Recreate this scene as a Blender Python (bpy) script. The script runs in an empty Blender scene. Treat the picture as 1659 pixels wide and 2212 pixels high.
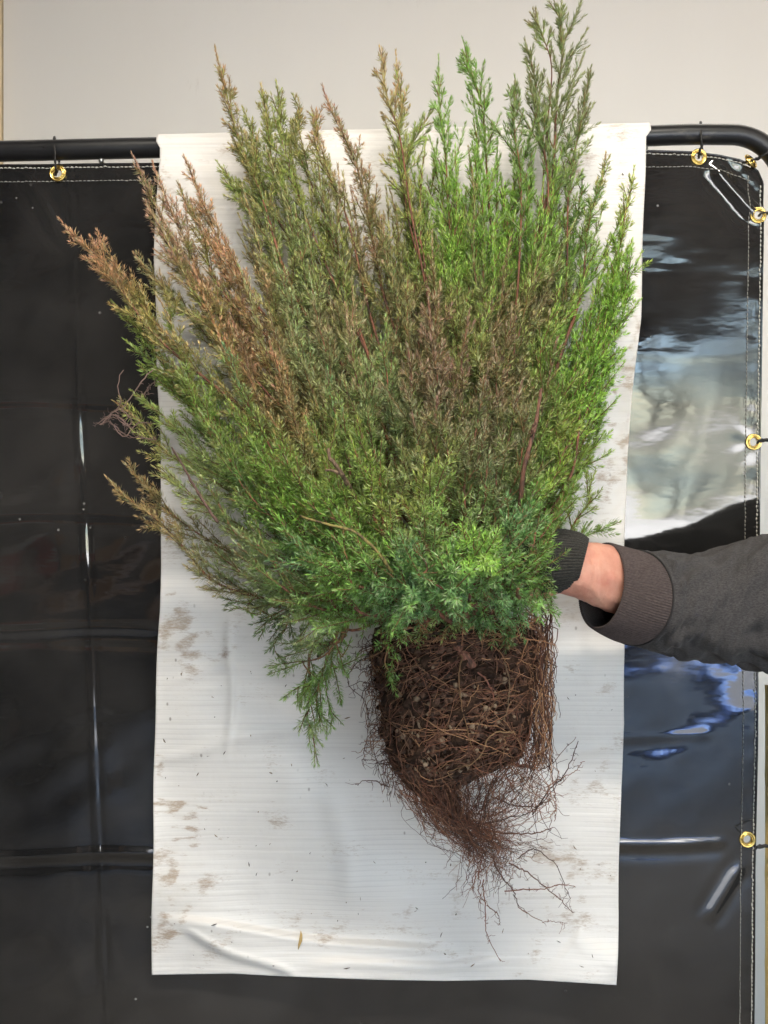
import bpy, bmesh, math, random
import numpy as np
from mathutils import Vector, Matrix, noise as mnoise

random.seed(7)
rng = np.random.default_rng(11)
S = bpy.context.scene
COL = S.collection
R = math.radians

# ------------------------------------------------------------------ camera, sky, sun, exposure
CAM_D, CAM_Z = 1.15, 1.35                     # distance of the lens from the curtain, height of the lens
cd = bpy.data.cameras.new('camera')
cam = bpy.data.objects.new('camera', cd); COL.objects.link(cam)
cam.location = (0, -CAM_D, CAM_Z); cam.rotation_euler = (R(90), 0, 0)
cd.sensor_fit = 'VERTICAL'; cd.angle = 2 * math.atan(0.64 / CAM_D)
cd.clip_start = 0.02; cd.clip_end = 500
cd.dof.use_dof = True; cd.dof.focus_distance = 0.95; cd.dof.aperture_fstop = 16
S.camera = cam

SUN_EL, SUN_AZ = R(50), R(62)
W = bpy.data.worlds.new('World'); S.world = W; W.use_nodes = True
wn = W.node_tree
sky = wn.nodes.new('ShaderNodeTexSky'); sky.sky_type = 'NISHITA'; sky.sun_disc = False
sky.dust_density = .4; sky.ozone_density = 1.6
sky.sun_elevation = SUN_EL; sky.sun_rotation = SUN_AZ
bg = wn.nodes['Background']; bg.inputs['Strength'].default_value = 0.15
wn.links.new(sky.outputs[0], bg.inputs[0])
sl = bpy.data.lights.new('sun', 'SUN'); sl.energy = 5.0; sl.angle = R(0.5); sl.color = (1, .97, .92)
so = bpy.data.objects.new('sun', sl); COL.objects.link(so)
sdir = Vector((math.sin(SUN_AZ) * math.cos(SUN_EL), math.cos(SUN_AZ) * math.cos(SUN_EL), math.sin(SUN_EL)))
so.rotation_euler = sdir.to_track_quat('Z', 'Y').to_euler(); so.location = (8, -6, 8)

S.view_settings.view_transform = 'Standard'; S.view_settings.look = 'None'
S.view_settings.gamma = 1; S.view_settings.exposure = 3.42
LAMP_W = 6.5                                  # the shed's own strip lamp; the rest of the light comes in through the open front
S.cycles.use_denoising = True
S.cycles.max_bounces = 7; S.cycles.diffuse_bounces = 4; S.cycles.glossy_bounces = 3
S.cycles.transmission_bounces = 3; S.cycles.sample_clamp_indirect = 2.5
S.cycles.caustics_reflective = False; S.cycles.caustics_refractive = False

# ------------------------------------------------------------------ helpers
K = 1.28 / 2212 / CAM_D
def P(px, py, y):
    """world point that the photograph shows at (px, py) when it lies at depth y"""
    d = CAM_D + y
    return np.array(((px - 829.5) * K * d, y, CAM_Z - (py - 1106) * K * d))
def PV(px, py, y):
    px, py, y = np.broadcast_arrays(np.asarray(px, float), np.asarray(py, float), np.asarray(y, float))
    d = CAM_D + y
    return np.stack(((px - 829.5) * K * d, y, CAM_Z - (py - 1106) * K * d), -1)
def proj(v):
    d = CAM_D + v[..., 1]
    return v[..., 0] / (K * d) + 829.5, 1106 - (v[..., 2] - CAM_Z) / (K * d)

def mesh_np(name, verts, faces, col=None, smooth=False, attr='tint'):
    """verts Nx3, faces MxK (K fixed) or list of such arrays"""
    if not isinstance(faces, list): faces = [faces]
    faces = [np.asarray(f, np.int32) for f in faces if len(f)]
    me = bpy.data.meshes.new(name)
    verts = np.asarray(verts, np.float32)
    me.vertices.add(len(verts)); me.vertices.foreach_set('co', verts.ravel())
    idx = np.concatenate([f.ravel() for f in faces])
    tot = np.concatenate([np.full(len(f), f.shape[1], np.int32) for f in faces])
    st = np.concatenate(([0], np.cumsum(tot)[:-1])).astype(np.int32)
    me.loops.add(len(idx)); me.loops.foreach_set('vertex_index', idx)
    me.polygons.add(len(tot)); me.polygons.foreach_set('loop_start', st)
    me.polygons.foreach_set('loop_total', tot)
    if smooth: me.polygons.foreach_set('use_smooth', np.ones(len(tot), bool))
    if col is not None:
        a = me.color_attributes.new(attr, 'FLOAT_COLOR', 'POINT')
        c = np.ones((len(verts), 4), np.float32); c[:, :3] = col
        a.data.foreach_set('color', c.ravel())
    me.update(calc_edges=True); me.validate()
    return me

def link(name, me, mat=None, parent=None, loc=None):
    o = bpy.data.objects.new(name, me); COL.objects.link(o)
    if mat is not None and me is not None and not me.materials: me.materials.append(mat)
    if parent is not None: o.parent = parent
    if loc is not None: o.location = loc
    return o
def tag(o, label=None, cat=None, group=None, kind=None):
    if label: o['label'] = label
    if cat: o['category'] = cat
    if group: o['group'] = group
    if kind: o['kind'] = kind
    return o
def thing(name, label, cat, loc=(0, 0, 0), group=None):
    o = bpy.data.objects.new(name, None); COL.objects.link(o)
    o.location = tuple(loc); o.empty_display_size = .05
    return tag(o, label, cat, group)
def keep(o, parent):
    """parent a mesh written in world coordinates under an Empty that stands elsewhere"""
    o.parent = parent; o.matrix_parent_inverse = Matrix.Translation(-parent.location)
    return o

class MB:
    """collects vertices, quads, triangles and tints for one mesh"""
    def __init__(s): s.v = []; s.q = []; s.t = []; s.c = []; s.n = 0
    def add(s, v, q=None, t=None, c=None):
        v = np.asarray(v, float).reshape(-1, 3)
        if q is not None and len(q): s.q.append(np.asarray(q) + s.n)
        if t is not None and len(t): s.t.append(np.asarray(t) + s.n)
        s.v.append(v); s.n += len(v)
        if c is not None:
            c = np.asarray(c, float)
            s.c.append(np.broadcast_to(c, (len(v), 3)) if c.ndim == 1 else c)
    def mesh(s, name, smooth=True):
        f = []
        if s.q: f.append(np.concatenate(s.q))
        if s.t: f.append(np.concatenate(s.t))
        return mesh_np(name, np.concatenate(s.v), f, np.concatenate(s.c) if s.c else None, smooth)

def norm(a): return a / np.maximum(np.linalg.norm(a, axis=-1, keepdims=True), 1e-9)
def frames(pts):
    t = np.gradient(pts, axis=0); t = norm(t)
    ref = np.array((.31, .9, .27)) if abs(norm(pts[-1] - pts[0]) @ np.array((.31, .9, .27))) < .9 else np.array((1., 0, 0))
    u = norm(np.cross(t, ref)); w = np.cross(t, u)
    return t, u, w
def tube(pts, rad, sides=6, cap=True):
    pts = np.asarray(pts, float); n = len(pts)
    rad = np.broadcast_to(np.asarray(rad, float), (n,))
    t, u, w = frames(pts)
    a = np.linspace(0, 2 * np.pi, sides, endpoint=False)
    v = pts[:, None] + rad[:, None, None] * (u[:, None] * np.cos(a)[None, :, None] + w[:, None] * np.sin(a)[None, :, None])
    v = v.reshape(-1, 3)
    i = np.arange(n - 1)[:, None] * sides; j = np.arange(sides)[None]; k = (j + 1) % sides
    q = np.stack((i + j, i + k, i + sides + k, i + sides + j), -1).reshape(-1, 4)
    tr = []
    if cap:
        v = np.concatenate((v, pts[:1], pts[-1:]))
        c0, c1 = n * sides, n * sides + 1; b = (n - 1) * sides
        tr = [(c0, (m + 1) % sides, m) for m in range(sides)] + [(c1, b + m, b + (m + 1) % sides) for m in range(sides)]
    return v, q, tr
def spline(ctrl, n):
    """Catmull-Rom through control points"""
    c = np.asarray(ctrl, float)
    if len(c) == 2: return c[0] + (c[1] - c[0]) * np.linspace(0, 1, n)[:, None]
    c = np.concatenate(([2 * c[0] - c[1]], c, [2 * c[-1] - c[-2]]))
    m = len(c) - 3
    s = np.linspace(0, m - 1e-6, n); i = s.astype(int); f = (s - i)[:, None]
    p0, p1, p2, p3 = c[i], c[i + 1], c[i + 2], c[i + 3]
    return .5 * (2 * p1 + (p2 - p0) * f + (2 * p0 - 5 * p1 + 4 * p2 - p3) * f ** 2 + (3 * p1 - p0 - 3 * p2 + p3) * f ** 3)
def snoise(seed, waves, lam, dims=2):
    """smooth random field: sum of random plane waves with wavelengths near lam (vector per axis)"""
    g = np.random.default_rng(seed); lam = np.broadcast_to(np.asarray(lam, float), (dims,))
    d = g.normal(size=(waves, dims)); d /= np.linalg.norm(d, axis=1, keepdims=True)
    k = 2 * np.pi * d / lam * g.uniform(.6, 1.5, (waves, 1)); ph = g.uniform(0, 6.28, waves)
    def f(*x):
        r = 0
        for j in range(waves):
            r = r + np.sin(sum(k[j, a] * x[a] for a in range(dims)) + ph[j])
        return r / math.sqrt(waves / 2)
    return f
def smooth01(x): x = np.clip(x, 0, 1); return x * x * (3 - 2 * x)

# ------------------------------------------------------------------ materials
def mat(name, base=(.5, .5, .5), rough=.6, metal=0., spec=.5, **kw):
    m = bpy.data.materials.new(name); m.use_nodes = True
    b = m.node_tree.nodes['Principled BSDF']
    b.inputs['Base Color'].default_value = (*base, 1); b.inputs['Roughness'].default_value = rough
    b.inputs['Metallic'].default_value = metal; b.inputs['Specular IOR Level'].default_value = spec
    for k, v in kw.items(): b.inputs[k].default_value = v
    return m, m.node_tree, b
def node(nt, t, **kw):
    n = nt.nodes.new(t)
    for k, v in kw.items():
        if k in n.inputs.keys(): n.inputs[k].default_value = v
        else: setattr(n, k, v)
    return n
def noise_node(nt, scale, detail=4, rough=.6, vec=None, stretch=None):
    n = node(nt, 'ShaderNodeTexNoise'); n.inputs['Scale'].default_value = scale
    n.inputs['Detail'].default_value = detail; n.inputs['Roughness'].default_value = rough
    if vec is None:
        tc = node(nt, 'ShaderNodeTexCoord'); vec = tc.outputs['Object']
    if stretch:
        mp = node(nt, 'ShaderNodeMapping'); mp.inputs['Scale'].default_value = stretch
        nt.links.new(vec, mp.inputs['Vector']); vec = mp.outputs[0]
    nt.links.new(vec, n.inputs['Vector'])
    return n
def ramp(nt, src, stops):
    r = node(nt, 'ShaderNodeValToRGB'); e = r.color_ramp.elements
    while len(e) < len(stops): e.new(.5)
    for k, (p, c) in enumerate(stops):
        e[k].position = p; e[k].color = (*c, 1) if len(c) == 3 else c
    nt.links.new(src, r.inputs[0]); return r
def bump(nt, b, h, strength=.3, dist=.001):
    n = node(nt, 'ShaderNodeBump'); n.inputs['Strength'].default_value = strength; n.inputs['Distance'].default_value = dist
    nt.links.new(h, n.inputs['Height'])
    old = b.inputs['Normal'].links
    if old: nt.links.new(old[0].from_socket, n.inputs['Normal'])
    nt.links.new(n.outputs[0], b.inputs['Normal']); return n
def mix(nt, fac, a, b, mode='MIX'):
    n = node(nt, 'ShaderNodeMix', data_type='RGBA', blend_type=mode)
    for sock, val in ((n.inputs[0], fac), (n.inputs[6], a), (n.inputs[7], b)):
        if isinstance(val, bpy.types.NodeSocket): nt.links.new(val, sock)
        elif isinstance(val, tuple): sock.default_value = (*val, 1)
        else: sock.default_value = val
    return n.outputs[2]
def mathn(nt, op, a, b=0., clamp=False):
    n = node(nt, 'ShaderNodeMath', operation=op); n.use_clamp = clamp
    for s, v in ((n.inputs[0], a), (n.inputs[1], b)):
        if isinstance(v, bpy.types.NodeSocket): nt.links.new(v, s)
        else: s.default_value = v
    return n.outputs[0]

# wall: painted board, faint mottling and streaks
M_wall, nt, b = mat('wall_paint', (.55, .52, .47), .55, spec=.3)
n1 = noise_node(nt, 1.6, 3); n2 = noise_node(nt, 9, 5, .6, stretch=(1, 1, .12))
c = mix(nt, n1.outputs['Fac'], (.75, .73, .68), (.76, .757, .74))
c = mix(nt, mathn(nt, 'MULTIPLY', n2.outputs['Fac'], .12), c, (.5, .46, .40)); nt.links.new(c, b.inputs['Base Color'])
n3 = noise_node(nt, 26, 6, .75, stretch=(1, 1, .35))
c = mix(nt, mathn(nt, 'MULTIPLY', ramp(nt, n3.outputs['Fac'], [(.66, (0, 0, 0)), (.8, (1, 1, 1))]).outputs[0], .35), c, (.45, .41, .35)); nt.links.new(c, b.inputs['Base Color'])
bump(nt, b, noise_node(nt, 160, 3).outputs['Fac'], .1, .0006)
M_trim, nt, b = mat('pine_trim', (.42, .30, .14), .6)
nt.links.new(ramp(nt, noise_node(nt, 14, 4, stretch=(6, 6, .5)).outputs['Fac'], [(.3, (.52, .40, .24)), (.7, (.66, .54, .35))]).outputs[0], b.inputs['Base Color'])
M_bamboo, nt, b = mat('bamboo', (.5, .36, .12), .45)
nt.links.new(ramp(nt, noise_node(nt, 9, 4, stretch=(3, 3, 1)).outputs['Fac'], [(.35, (.50, .34, .10)), (.65, (.72, .56, .26))]).outputs[0], b.inputs['Base Color'])

# tube: black powder coat, scuffs
M_tube, nt, b = mat('black_powder_coat', (.012, .012, .013), .34, spec=.55)
n1 = noise_node(nt, 45, 6, .7, stretch=(.35, 1, 1))
nt.links.new(ramp(nt, n1.outputs['Fac'], [(.62, (.011, .011, .012)), (.80, (.10, .09, .075))]).outputs[0], b.inputs['Base Color'])
nt.links.new(ramp(nt, noise_node(nt, 20, 4).outputs['Fac'], [(.3, (.27,) * 3), (.8, (.5,) * 3)]).outputs[0], b.inputs['Roughness'])

# curtain: glossy black vinyl with dust specks and very fine ripples
M_vinyl, nt, b = mat('black_vinyl', (.006, .0062, .007), .035, spec=.5, IOR=1.8)
tc = node(nt, 'ShaderNodeTexCoord')
vo = node(nt, 'ShaderNodeTexVoronoi', feature='F1'); vo.inputs['Scale'].default_value = 42; nt.links.new(tc.outputs['Object'], vo.inputs['Vector'])
sp = ramp(nt, vo.outputs['Distance'], [(.05, (1, 1, 1)), (.085, (0, 0, 0))])
gate = ramp(nt, noise_node(nt, 5, 3).outputs['Fac'], [(.53, (0, 0, 0)), (.62, (1, 1, 1))])
specks = mathn(nt, 'MULTIPLY', sp.outputs[0], gate.outputs[0])
dust = ramp(nt, noise_node(nt, 3.0, 6, .7).outputs['Fac'], [(.4, (0, 0, 0)), (.75, (1, 1, 1))])
col = mix(nt, mathn(nt, 'MULTIPLY', dust.outputs[0], .5), (.011, .011, .0115), (.058, .055, .052))
col = mix(nt, mathn(nt, 'MULTIPLY', specks, .7), col, (.34, .32, .29)); nt.links.new(col, b.inputs['Base Color'])
rr = mathn(nt, 'ADD', mathn(nt, 'MULTIPLY', specks, .5), mathn(nt, 'ADD', mathn(nt, 'MULTIPLY', dust.outputs[0], .10), .042))
nt.links.new(rr, b.inputs['Roughness'])
bump(nt, b, noise_node(nt, 22, 3, .5, stretch=(.6, 1, 1.6)).outputs['Fac'], .10, .002)
M_thread, nt, b = mat('white_thread', (.55, .53, .48), .8)
M_thread2, nt, b = mat('grey_thread', (.33, .32, .29), .8)
M_brass, nt, b = mat('brass', (.80, .56, .16), .24, 1.0)
nt.links.new(ramp(nt, noise_node(nt, 120, 4).outputs['Fac'], [(.35, (.70, .47, .12)), (.65, (.86, .64, .22))]).outputs[0], b.inputs['Base Color'])
M_tie, nt, b = mat('black_wire', (.012, .011, .011), .5)
M_steel, nt, b = mat('steel', (.5, .5, .48), .3, 1.0)

# sheet: white woven plastic, ribbed, dirty along its edges ('tint' red channel = dirt mask, green = long faint smears)
M_sheet, nt, b = mat('white_woven_plastic', (.80, .79, .785), .42, spec=.45)
at = node(nt, 'ShaderNodeAttribute', attribute_name='tint'); sp = node(nt, 'ShaderNodeSeparateColor'); nt.links.new(at.outputs['Color'], sp.inputs[0])
nb = noise_node(nt, 120, 8, .85, stretch=(.45, 1, 1.9)); nf = noise_node(nt, 330, 5, .75, stretch=(.5, 1, 1.6))
line = noise_node(nt, 60, 3, .55, stretch=(.06, 1, 6.0))
wv = node(nt, 'ShaderNodeTexWave', wave_type='BANDS', bands_direction='Z'); wv.inputs['Scale'].default_value = 52; wv.inputs['Distortion'].default_value = 3.2; wv.inputs['Detail'].default_value = 3; wv.inputs['Detail Scale'].default_value = .35
tcw = node(nt, 'ShaderNodeTexCoord'); mpw = node(nt, 'ShaderNodeMapping'); mpw.inputs['Scale'].default_value = (.12, 1, 1); nt.links.new(tcw.outputs['Object'], mpw.inputs[0]); nt.links.new(mpw.outputs[0], wv.inputs['Vector'])
base = mix(nt, ramp(nt, line.outputs['Fac'], [(.30, (1, 1, 1)), (.46, (0, 0, 0))]).outputs[0], (.715, .69, .66), (.675, .648, .62))
wg = ramp(nt, noise_node(nt, 9, 3).outputs['Fac'], [(.38, (.1,) * 3), (.65, (1,) * 3)])
base = mix(nt, mathn(nt, 'MULTIPLY', mathn(nt, 'MULTIPLY', ramp(nt, wv.outputs['Fac'], [(.03, (1,) * 3), (.16, (0,) * 3)]).outputs[0], wg.outputs[0]), .42), base, (.55, .53, .51))
v = mathn(nt, 'ADD', mathn(nt, 'MULTIPLY', nb.outputs['Fac'], .55), mathn(nt, 'MULTIPLY', nf.outputs['Fac'], .45))
th = mathn(nt, 'SUBTRACT', .66, mathn(nt, 'MULTIPLY', sp.outputs[0], .30))
dm = mathn(nt, 'MULTIPLY', mathn(nt, 'SUBTRACT', v, th), 6, True)
base = mix(nt, mathn(nt, 'MULTIPLY', dm, .66), base, (.26, .145, .055))
base = mix(nt, mathn(nt, 'MULTIPLY', sp.outputs[1], .50), base, (.52, .44, .33))
vo = node(nt, 'ShaderNodeTexVoronoi', feature='F1'); vo.inputs['Scale'].default_value = 60
mp = node(nt, 'ShaderNodeMapping'); mp.inputs['Scale'].default_value = (1, .3, .62); mp.inputs['Rotation'].default_value = (0, .5, 0)
tcs = node(nt, 'ShaderNodeTexCoord'); nt.links.new(tcs.outputs['Object'], mp.inputs[0]); nt.links.new(mp.outputs[0], vo.inputs['Vector'])
s1 = ramp(nt, vo.outputs['Distance'], [(.06, (1, 1, 1)), (.11, (0, 0, 0))])
gt = ramp(nt, noise_node(nt, 13, 3).outputs['Fac'], [(.50, (0, 0, 0)), (.60, (1, 1, 1))])
base = mix(nt, mathn(nt, 'MULTIPLY', mathn(nt, 'MULTIPLY', s1.outputs[0], gt.outputs[0]), .6), base, (.12, .09, .06))
nt.links.new(base, b.inputs['Base Color'])
bump(nt, b, line.outputs['Fac'], .12, .002); bump(nt, b, wv.outputs['Fac'], .055, .0012); bump(nt, b, noise_node(nt, 18, 4, .6, stretch=(1, 1, .8)).outputs['Fac'], .25, .004)

def leaf_mat(name, rough, trans):
    m, nt, b = mat(name, (.1, .2, .05), rough, spec=.45)
    a = node(nt, 'ShaderNodeAttribute', attribute_name='tint'); nt.links.new(a.outputs['Color'], b.inputs['Base Color'])
    if trans:
        tr = node(nt, 'ShaderNodeBsdfTranslucent'); nt.links.new(a.outputs['Color'], tr.inputs['Color'])
        mx = node(nt, 'ShaderNodeMixShader'); mx.inputs[0].default_value = trans
        out = nt.nodes['Material Output']
        nt.links.new(b.outputs[0], mx.inputs[1]); nt.links.new(tr.outputs[0], mx.inputs[2]); nt.links.new(mx.outputs[0], out.inputs[0])
    return m
M_needle = leaf_mat('juniper_needle', .36, .08)
M_bark = leaf_mat('juniper_bark', .8, 0)
nt = M_bark.node_tree; b = nt.nodes['Principled BSDF']; a_ = b.inputs['Base Color'].links[0].from_socket
nt.links.new(mix(nt, ramp(nt, noise_node(nt, 260, 4, .7, stretch=(1, 1, .3)).outputs['Fac'], [(.35, (1, 1, 1)), (.62, (0, 0, 0))]).outputs[0], a_, (.05, .03, .022)), b.inputs['Base Color'])
bump(nt, b, noise_node(nt, 300, 4, .7, stretch=(1, 1, .3)).outputs['Fac'], .6, .0015)
M_root = leaf_mat('root_bark', .8, 0)
M_soil, nt, b = mat('potting_soil', (.03, .02, .014), .95, spec=.2)
nt.links.new(ramp(nt, noise_node(nt, 130, 6, .75).outputs['Fac'], [(.35, (.014, .008, .006)), (.55, (.05, .028, .018)), (.75, (.12, .07, .045))]).outputs[0], b.inputs['Base Color'])
bump(nt, b, noise_node(nt, 220, 5, .7).outputs['Fac'], .9, .003)
M_grain, nt, b = mat('perlite', (.40, .32, .23), .9)
nt.links.new(ramp(nt, noise_node(nt, 300, 4).outputs['Fac'], [(.3, (.14, .09, .055)), (.7, (.36, .27, .18))]).outputs[0], b.inputs['Base Color'])
M_crumb, nt, b = mat('soil_crumb', (.09, .06, .04), .95)

# skin
M_skin, nt, b = mat('skin', (.55, .30, .22), .5, spec=.4)
b.inputs['Subsurface Weight'].default_value = .10; b.inputs['Subsurface Radius'].default_value = (.008, .003, .0015); b.inputs['Subsurface Scale'].default_value = 1
n1 = noise_node(nt, 26, 5, .65); n2 = noise_node(nt, 210, 3, .6)
c = ramp(nt, n1.outputs['Fac'], [(.32, (.50, .17, .12)), (.66, (.64, .35, .255))]).outputs[0]
c = mix(nt, mathn(nt, 'MULTIPLY', n2.outputs['Fac'], .25), c, (.46, .22, .16))
vo = node(nt, 'ShaderNodeTexVoronoi'); vo.inputs['Scale'].default_value = 38; tcx = node(nt, 'ShaderNodeTexCoord'); nt.links.new(tcx.outputs['Object'], vo.inputs['Vector'])
c = mix(nt, mathn(nt, 'MULTIPLY', ramp(nt, vo.outputs['Distance'], [(.03, (1, 1, 1)), (.07, (0, 0, 0))]).outputs[0], .4), c, (.26, .11, .07))
nt.links.new(c, b.inputs['Base Color']); bump(nt, b, noise_node(nt, 420, 3).outputs['Fac'], .5, .001); bump(nt, b, noise_node(nt, 70, 4, .65, stretch=(1.6, 1, .5)).outputs['Fac'], .3, .002)
# sweatshirt jersey: charcoal heather
def jersey(name, dark, light, sc=900):
    m, nt, b = mat(name, dark, .95, spec=.15); b.inputs['Sheen Weight'].default_value = .08; b.inputs['Sheen Roughness'].default_value = .5
    n1 = noise_node(nt, sc, 3, .7, stretch=(.35, 1, 1)); n2 = noise_node(nt, 30, 4)
    c = ramp(nt, n1.outputs['Fac'], [(.36, dark), (.64, light)]).outputs[0]
    c = mix(nt, mathn(nt, 'MULTIPLY', n2.outputs['Fac'], .3), c, tuple(x * .7 for x in dark)); nt.links.new(c, b.inputs['Base Color'])
    bump(nt, b, n1.outputs['Fac'], .6, .0009); return m
M_jersey = jersey('heather_jersey', (.034, .032, .033), (.080, .075, .075))
M_rib = jersey('rib_knit', (.056, .043, .041), (.092, .072, .069), 700)
M_glove = jersey('glove_knit', (.018, .017, .015), (.06, .057, .05), 1200)
M_seam, nt, b = mat('seam_thread', (.02, .018, .018), .9)
# shed and yard (seen in the curtain's reflection)
M_conc, nt, b = mat('concrete', (.32, .30, .28), .8)
nt.links.new(ramp(nt, noise_node(nt, 4, 6).outputs['Fac'], [(.3, (.24, .225, .21)), (.7, (.38, .365, .34))]).outputs[0], b.inputs['Base Color'])
M_dark, nt, b = mat('dark_boards', (.10, .085, .07), .8)
nt.links.new(ramp(nt, noise_node(nt, 5, 4, stretch=(.3, 3, 3)).outputs['Fac'], [(.3, (.17, .155, .14)), (.7, (.34, .30, .26))]).outputs[0], b.inputs['Base Color'])
M_raft, nt, b = mat('rafter_wood', (.30, .2, .14), .7)
M_grav, nt, b = mat('grey_gravel', (.1, .1, .1), .95)
nt.links.new(ramp(nt, noise_node(nt, .9, 8, .7).outputs['Fac'], [(.35, (.10, .10, .105)), (.65, (.21, .208, .205))]).outputs[0], b.inputs['Base Color'])
M_yard, nt, b = mat('sandy_yard', (.46, .40, .33), .95)
nt.links.new(ramp(nt, noise_node(nt, .5, 8, .7).outputs['Fac'], [(.35, (.52, .49, .44)), (.6, (.72, .68, .62))]).outputs[0], b.inputs['Base Color'])
M_wood = leaf_mat('far_foliage', .7, .3)

# ------------------------------------------------------------------ setting: wall, shed, yard
def box(mb, x0, x1, y0, y1, z0, z1, c=None):
    v = [(x, y, z) for x in (x0, x1) for y in (y0, y1) for z in (z0, z1)]
    q = [(0, 1, 3, 2), (4, 6, 7, 5), (0, 4, 5, 1), (2, 3, 7, 6), (0, 2, 6, 4), (1, 5, 7, 3)]
    mb.add(v, q, c=c)
def box_obj(name, dims, m, parent=None, kind=None):
    mb = MB(); box(mb, *dims); o = link(name, mb.mesh(name, False), m, parent)
    if kind: o['kind'] = kind
    return o
YW, YF, XL, XR, ZT = .52, -4.3, -3.0, 3.9, 2.95
OX0, OX1, OZ = -.62, 3.8, 2.24
wall = box_obj('back_wall', (XL, XR, YW, YW + .15, 0, ZT), M_wall, kind='structure')
tx = P(8, 0, YW)[0]
box_obj('trim_board', (tx - .09, tx, YW - .016, YW - .001, 0, ZT - .01), M_trim, wall)
box_obj('floor', (XL - .2, XR + .2, YF - .15, YW + .3, -.12, 0), M_conc, kind='structure')
ceil = box_obj('ceiling', (XL - .2, XR + .2, YF - .15, YW + .3, ZT, ZT + .15), M_dark, kind='structure')
rm = None
for k in range(8):
    yy = -3.9 + .55 * k
    if rm is None:
        ro = box_obj('rafter', (XL, XR, -.02, .02, ZT - .14, ZT - .001), M_raft, ceil); rm = ro.data
    else: ro = link('rafter', rm, None, ceil)
    ro.location.y = yy
box_obj('side_wall', (XL - .15, XL, YF - .15, YW + .3, 0, ZT), M_dark, kind='structure')
box_obj('side_wall', (XR, XR + .15, YF - .15, YW + .3, 0, ZT), M_dark, kind='structure')
mb = MB(); box(mb, XL, OX0, YF - .14, YF, 0, ZT - .002); box(mb, OX1, XR, YF - .14, YF, 0, ZT - .002); box(mb, OX0, OX1, YF - .14, YF, OZ, ZT - .002)
o = link('front_wall', mb.mesh('front_wall', False), M_dark); o['kind'] = 'structure'
# workbench with crates by the front wall (a dim reflection in the left of the curtain)
bench = thing('workbench', 'workbench of brown boards mirrored dimly in the left of the curtain', 'workbench', (-1.6, -3.95, 0))
box_obj('bench_top', (-.75, .75, -.28, .28, .84, .88), M_raft, bench)
for sx in (-.68, .62):
    for sy in (-.24, .18): box_obj('leg', (sx, sx + .06, sy, sy + .06, 0, .838), M_raft, bench)
for nm_, x_, y_, z_, w_, d_, h_, c_, lb in (('crate', -1.95, -3.95, .884, .42, .32, .24, (.42, .09, .07), 'red crate on the workbench mirrored dimly left of the sheet'), ('crate', -1.38, -3.98, .884, .36, .3, .32, (.34, .20, .10), 'brown box on the workbench mirrored dimly beside the red crate'),
                                             ('crate', -1.93, -3.96, 1.128, .34, .28, .2, (.5, .48, .45), 'pale grey crate on top of the red crate mirrored dimly in the curtain')):
    mm_, nt, b = mat('crate_plastic', c_, .5); bm = bmesh.new(); bmesh.ops.create_cube(bm, size=1.)
    for v_ in bm.verts: v_.co = (v_.co.x * w_ * (1 if v_.co.z > 0 else .9), v_.co.y * d_ * (1 if v_.co.z > 0 else .9), (v_.co.z + .5) * h_)
    topf = [f for f in bm.faces if f.normal.z > .9]; r_ = bmesh.ops.inset_region(bm, faces=topf, thickness=.02); 
    for v_ in topf[0].verts: v_.co.z -= h_ * .85
    bmesh.ops.bevel(bm, geom=[e for e in bm.edges], offset=.004, segments=1)
    me = bpy.data.meshes.new('crate'); bm.to_mesh(me); bm.free()
    tag(link('crate', me, mm_, loc=(x_, y_, z_)), lb, 'crate')
# strip lamp under the ceiling
lamp = thing('strip_lamp', 'warm strip lamp under the shed ceiling', 'lamp', (.1, -1.45, ZT - .15))
mb = MB(); box(mb, -.62, .62, -.07, .07, -.02, .05); link('housing', mb.mesh('housing', False), M_steel, lamp)
al = bpy.data.lights.new('lamp_light', 'AREA'); al.shape = 'RECTANGLE'; al.size = 1.2; al.size_y = .12; al.energy = LAMP_W; al.color = (1, .92, .80)
ao = bpy.data.objects.new('lamp_light', al); COL.objects.link(ao); ao.parent = lamp; ao.location = (0, 0, -.03)
# sampling portal in the open front: gives off nothing, only tells the renderer where the sky comes in
pl = bpy.data.lights.new('sky_portal', 'AREA'); pl.shape = 'RECTANGLE'; pl.size = OX1 - OX0; pl.size_y = OZ; pl.cycles.is_portal = True
po = bpy.data.objects.new('sky_portal', pl); COL.objects.link(po); po.location = ((OX0 + OX1) / 2, YF, OZ / 2); po.rotation_euler = (R(90), 0, 0)
# yard: one ground sheet to the horizon
g = np.concatenate((np.linspace(-300, -40, 8), np.linspace(-30, 30, 31), np.linspace(40, 300, 8)))
gx, gy = np.meshgrid(g, g); gz = -.03 + .12 * snoise(3, 8, 14)(gx, gy) * smooth01((np.hypot(gx, gy) - 8) / 10)
n = len(g); i = np.arange(n - 1)[:, None] * n + np.arange(n - 1)[None]
q = np.stack((i, i + 1, i + n + 1, i + n), -1).reshape(-1, 4)
o = link('yard', mesh_np('yard', np.stack((gx, gy, gz - .14), -1).reshape(-1, 3), q, smooth=True), M_grav); o['kind'] = 'structure'
bx_ = np.linspace(-45, 50, 60); bz_ = np.array([(-15.0, -.25), (-15.6, .10), (-16.8, .62), (-18.2, 1.02), (-20, 1.16), (-26, 1.2), (-60, 1.4)]); BX, BY = np.meshgrid(bx_, bz_[:, 0]); BZ = np.repeat(bz_[:, 1:], 60, 1) * (1 + .16 * snoise(5, 10, (7, 9))(BX, BY)) - .05
q = (np.arange(6)[:, None] * 60 + np.arange(59)[None]); q = np.stack((q, q + 60, q + 61, q + 1), -1).reshape(-1, 4)
o = link('sand_bank', mesh_np('sand_bank', np.stack((BX, BY, BZ), -1).reshape(-1, 3), q, smooth=True), M_yard); o['kind'] = 'structure'
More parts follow.
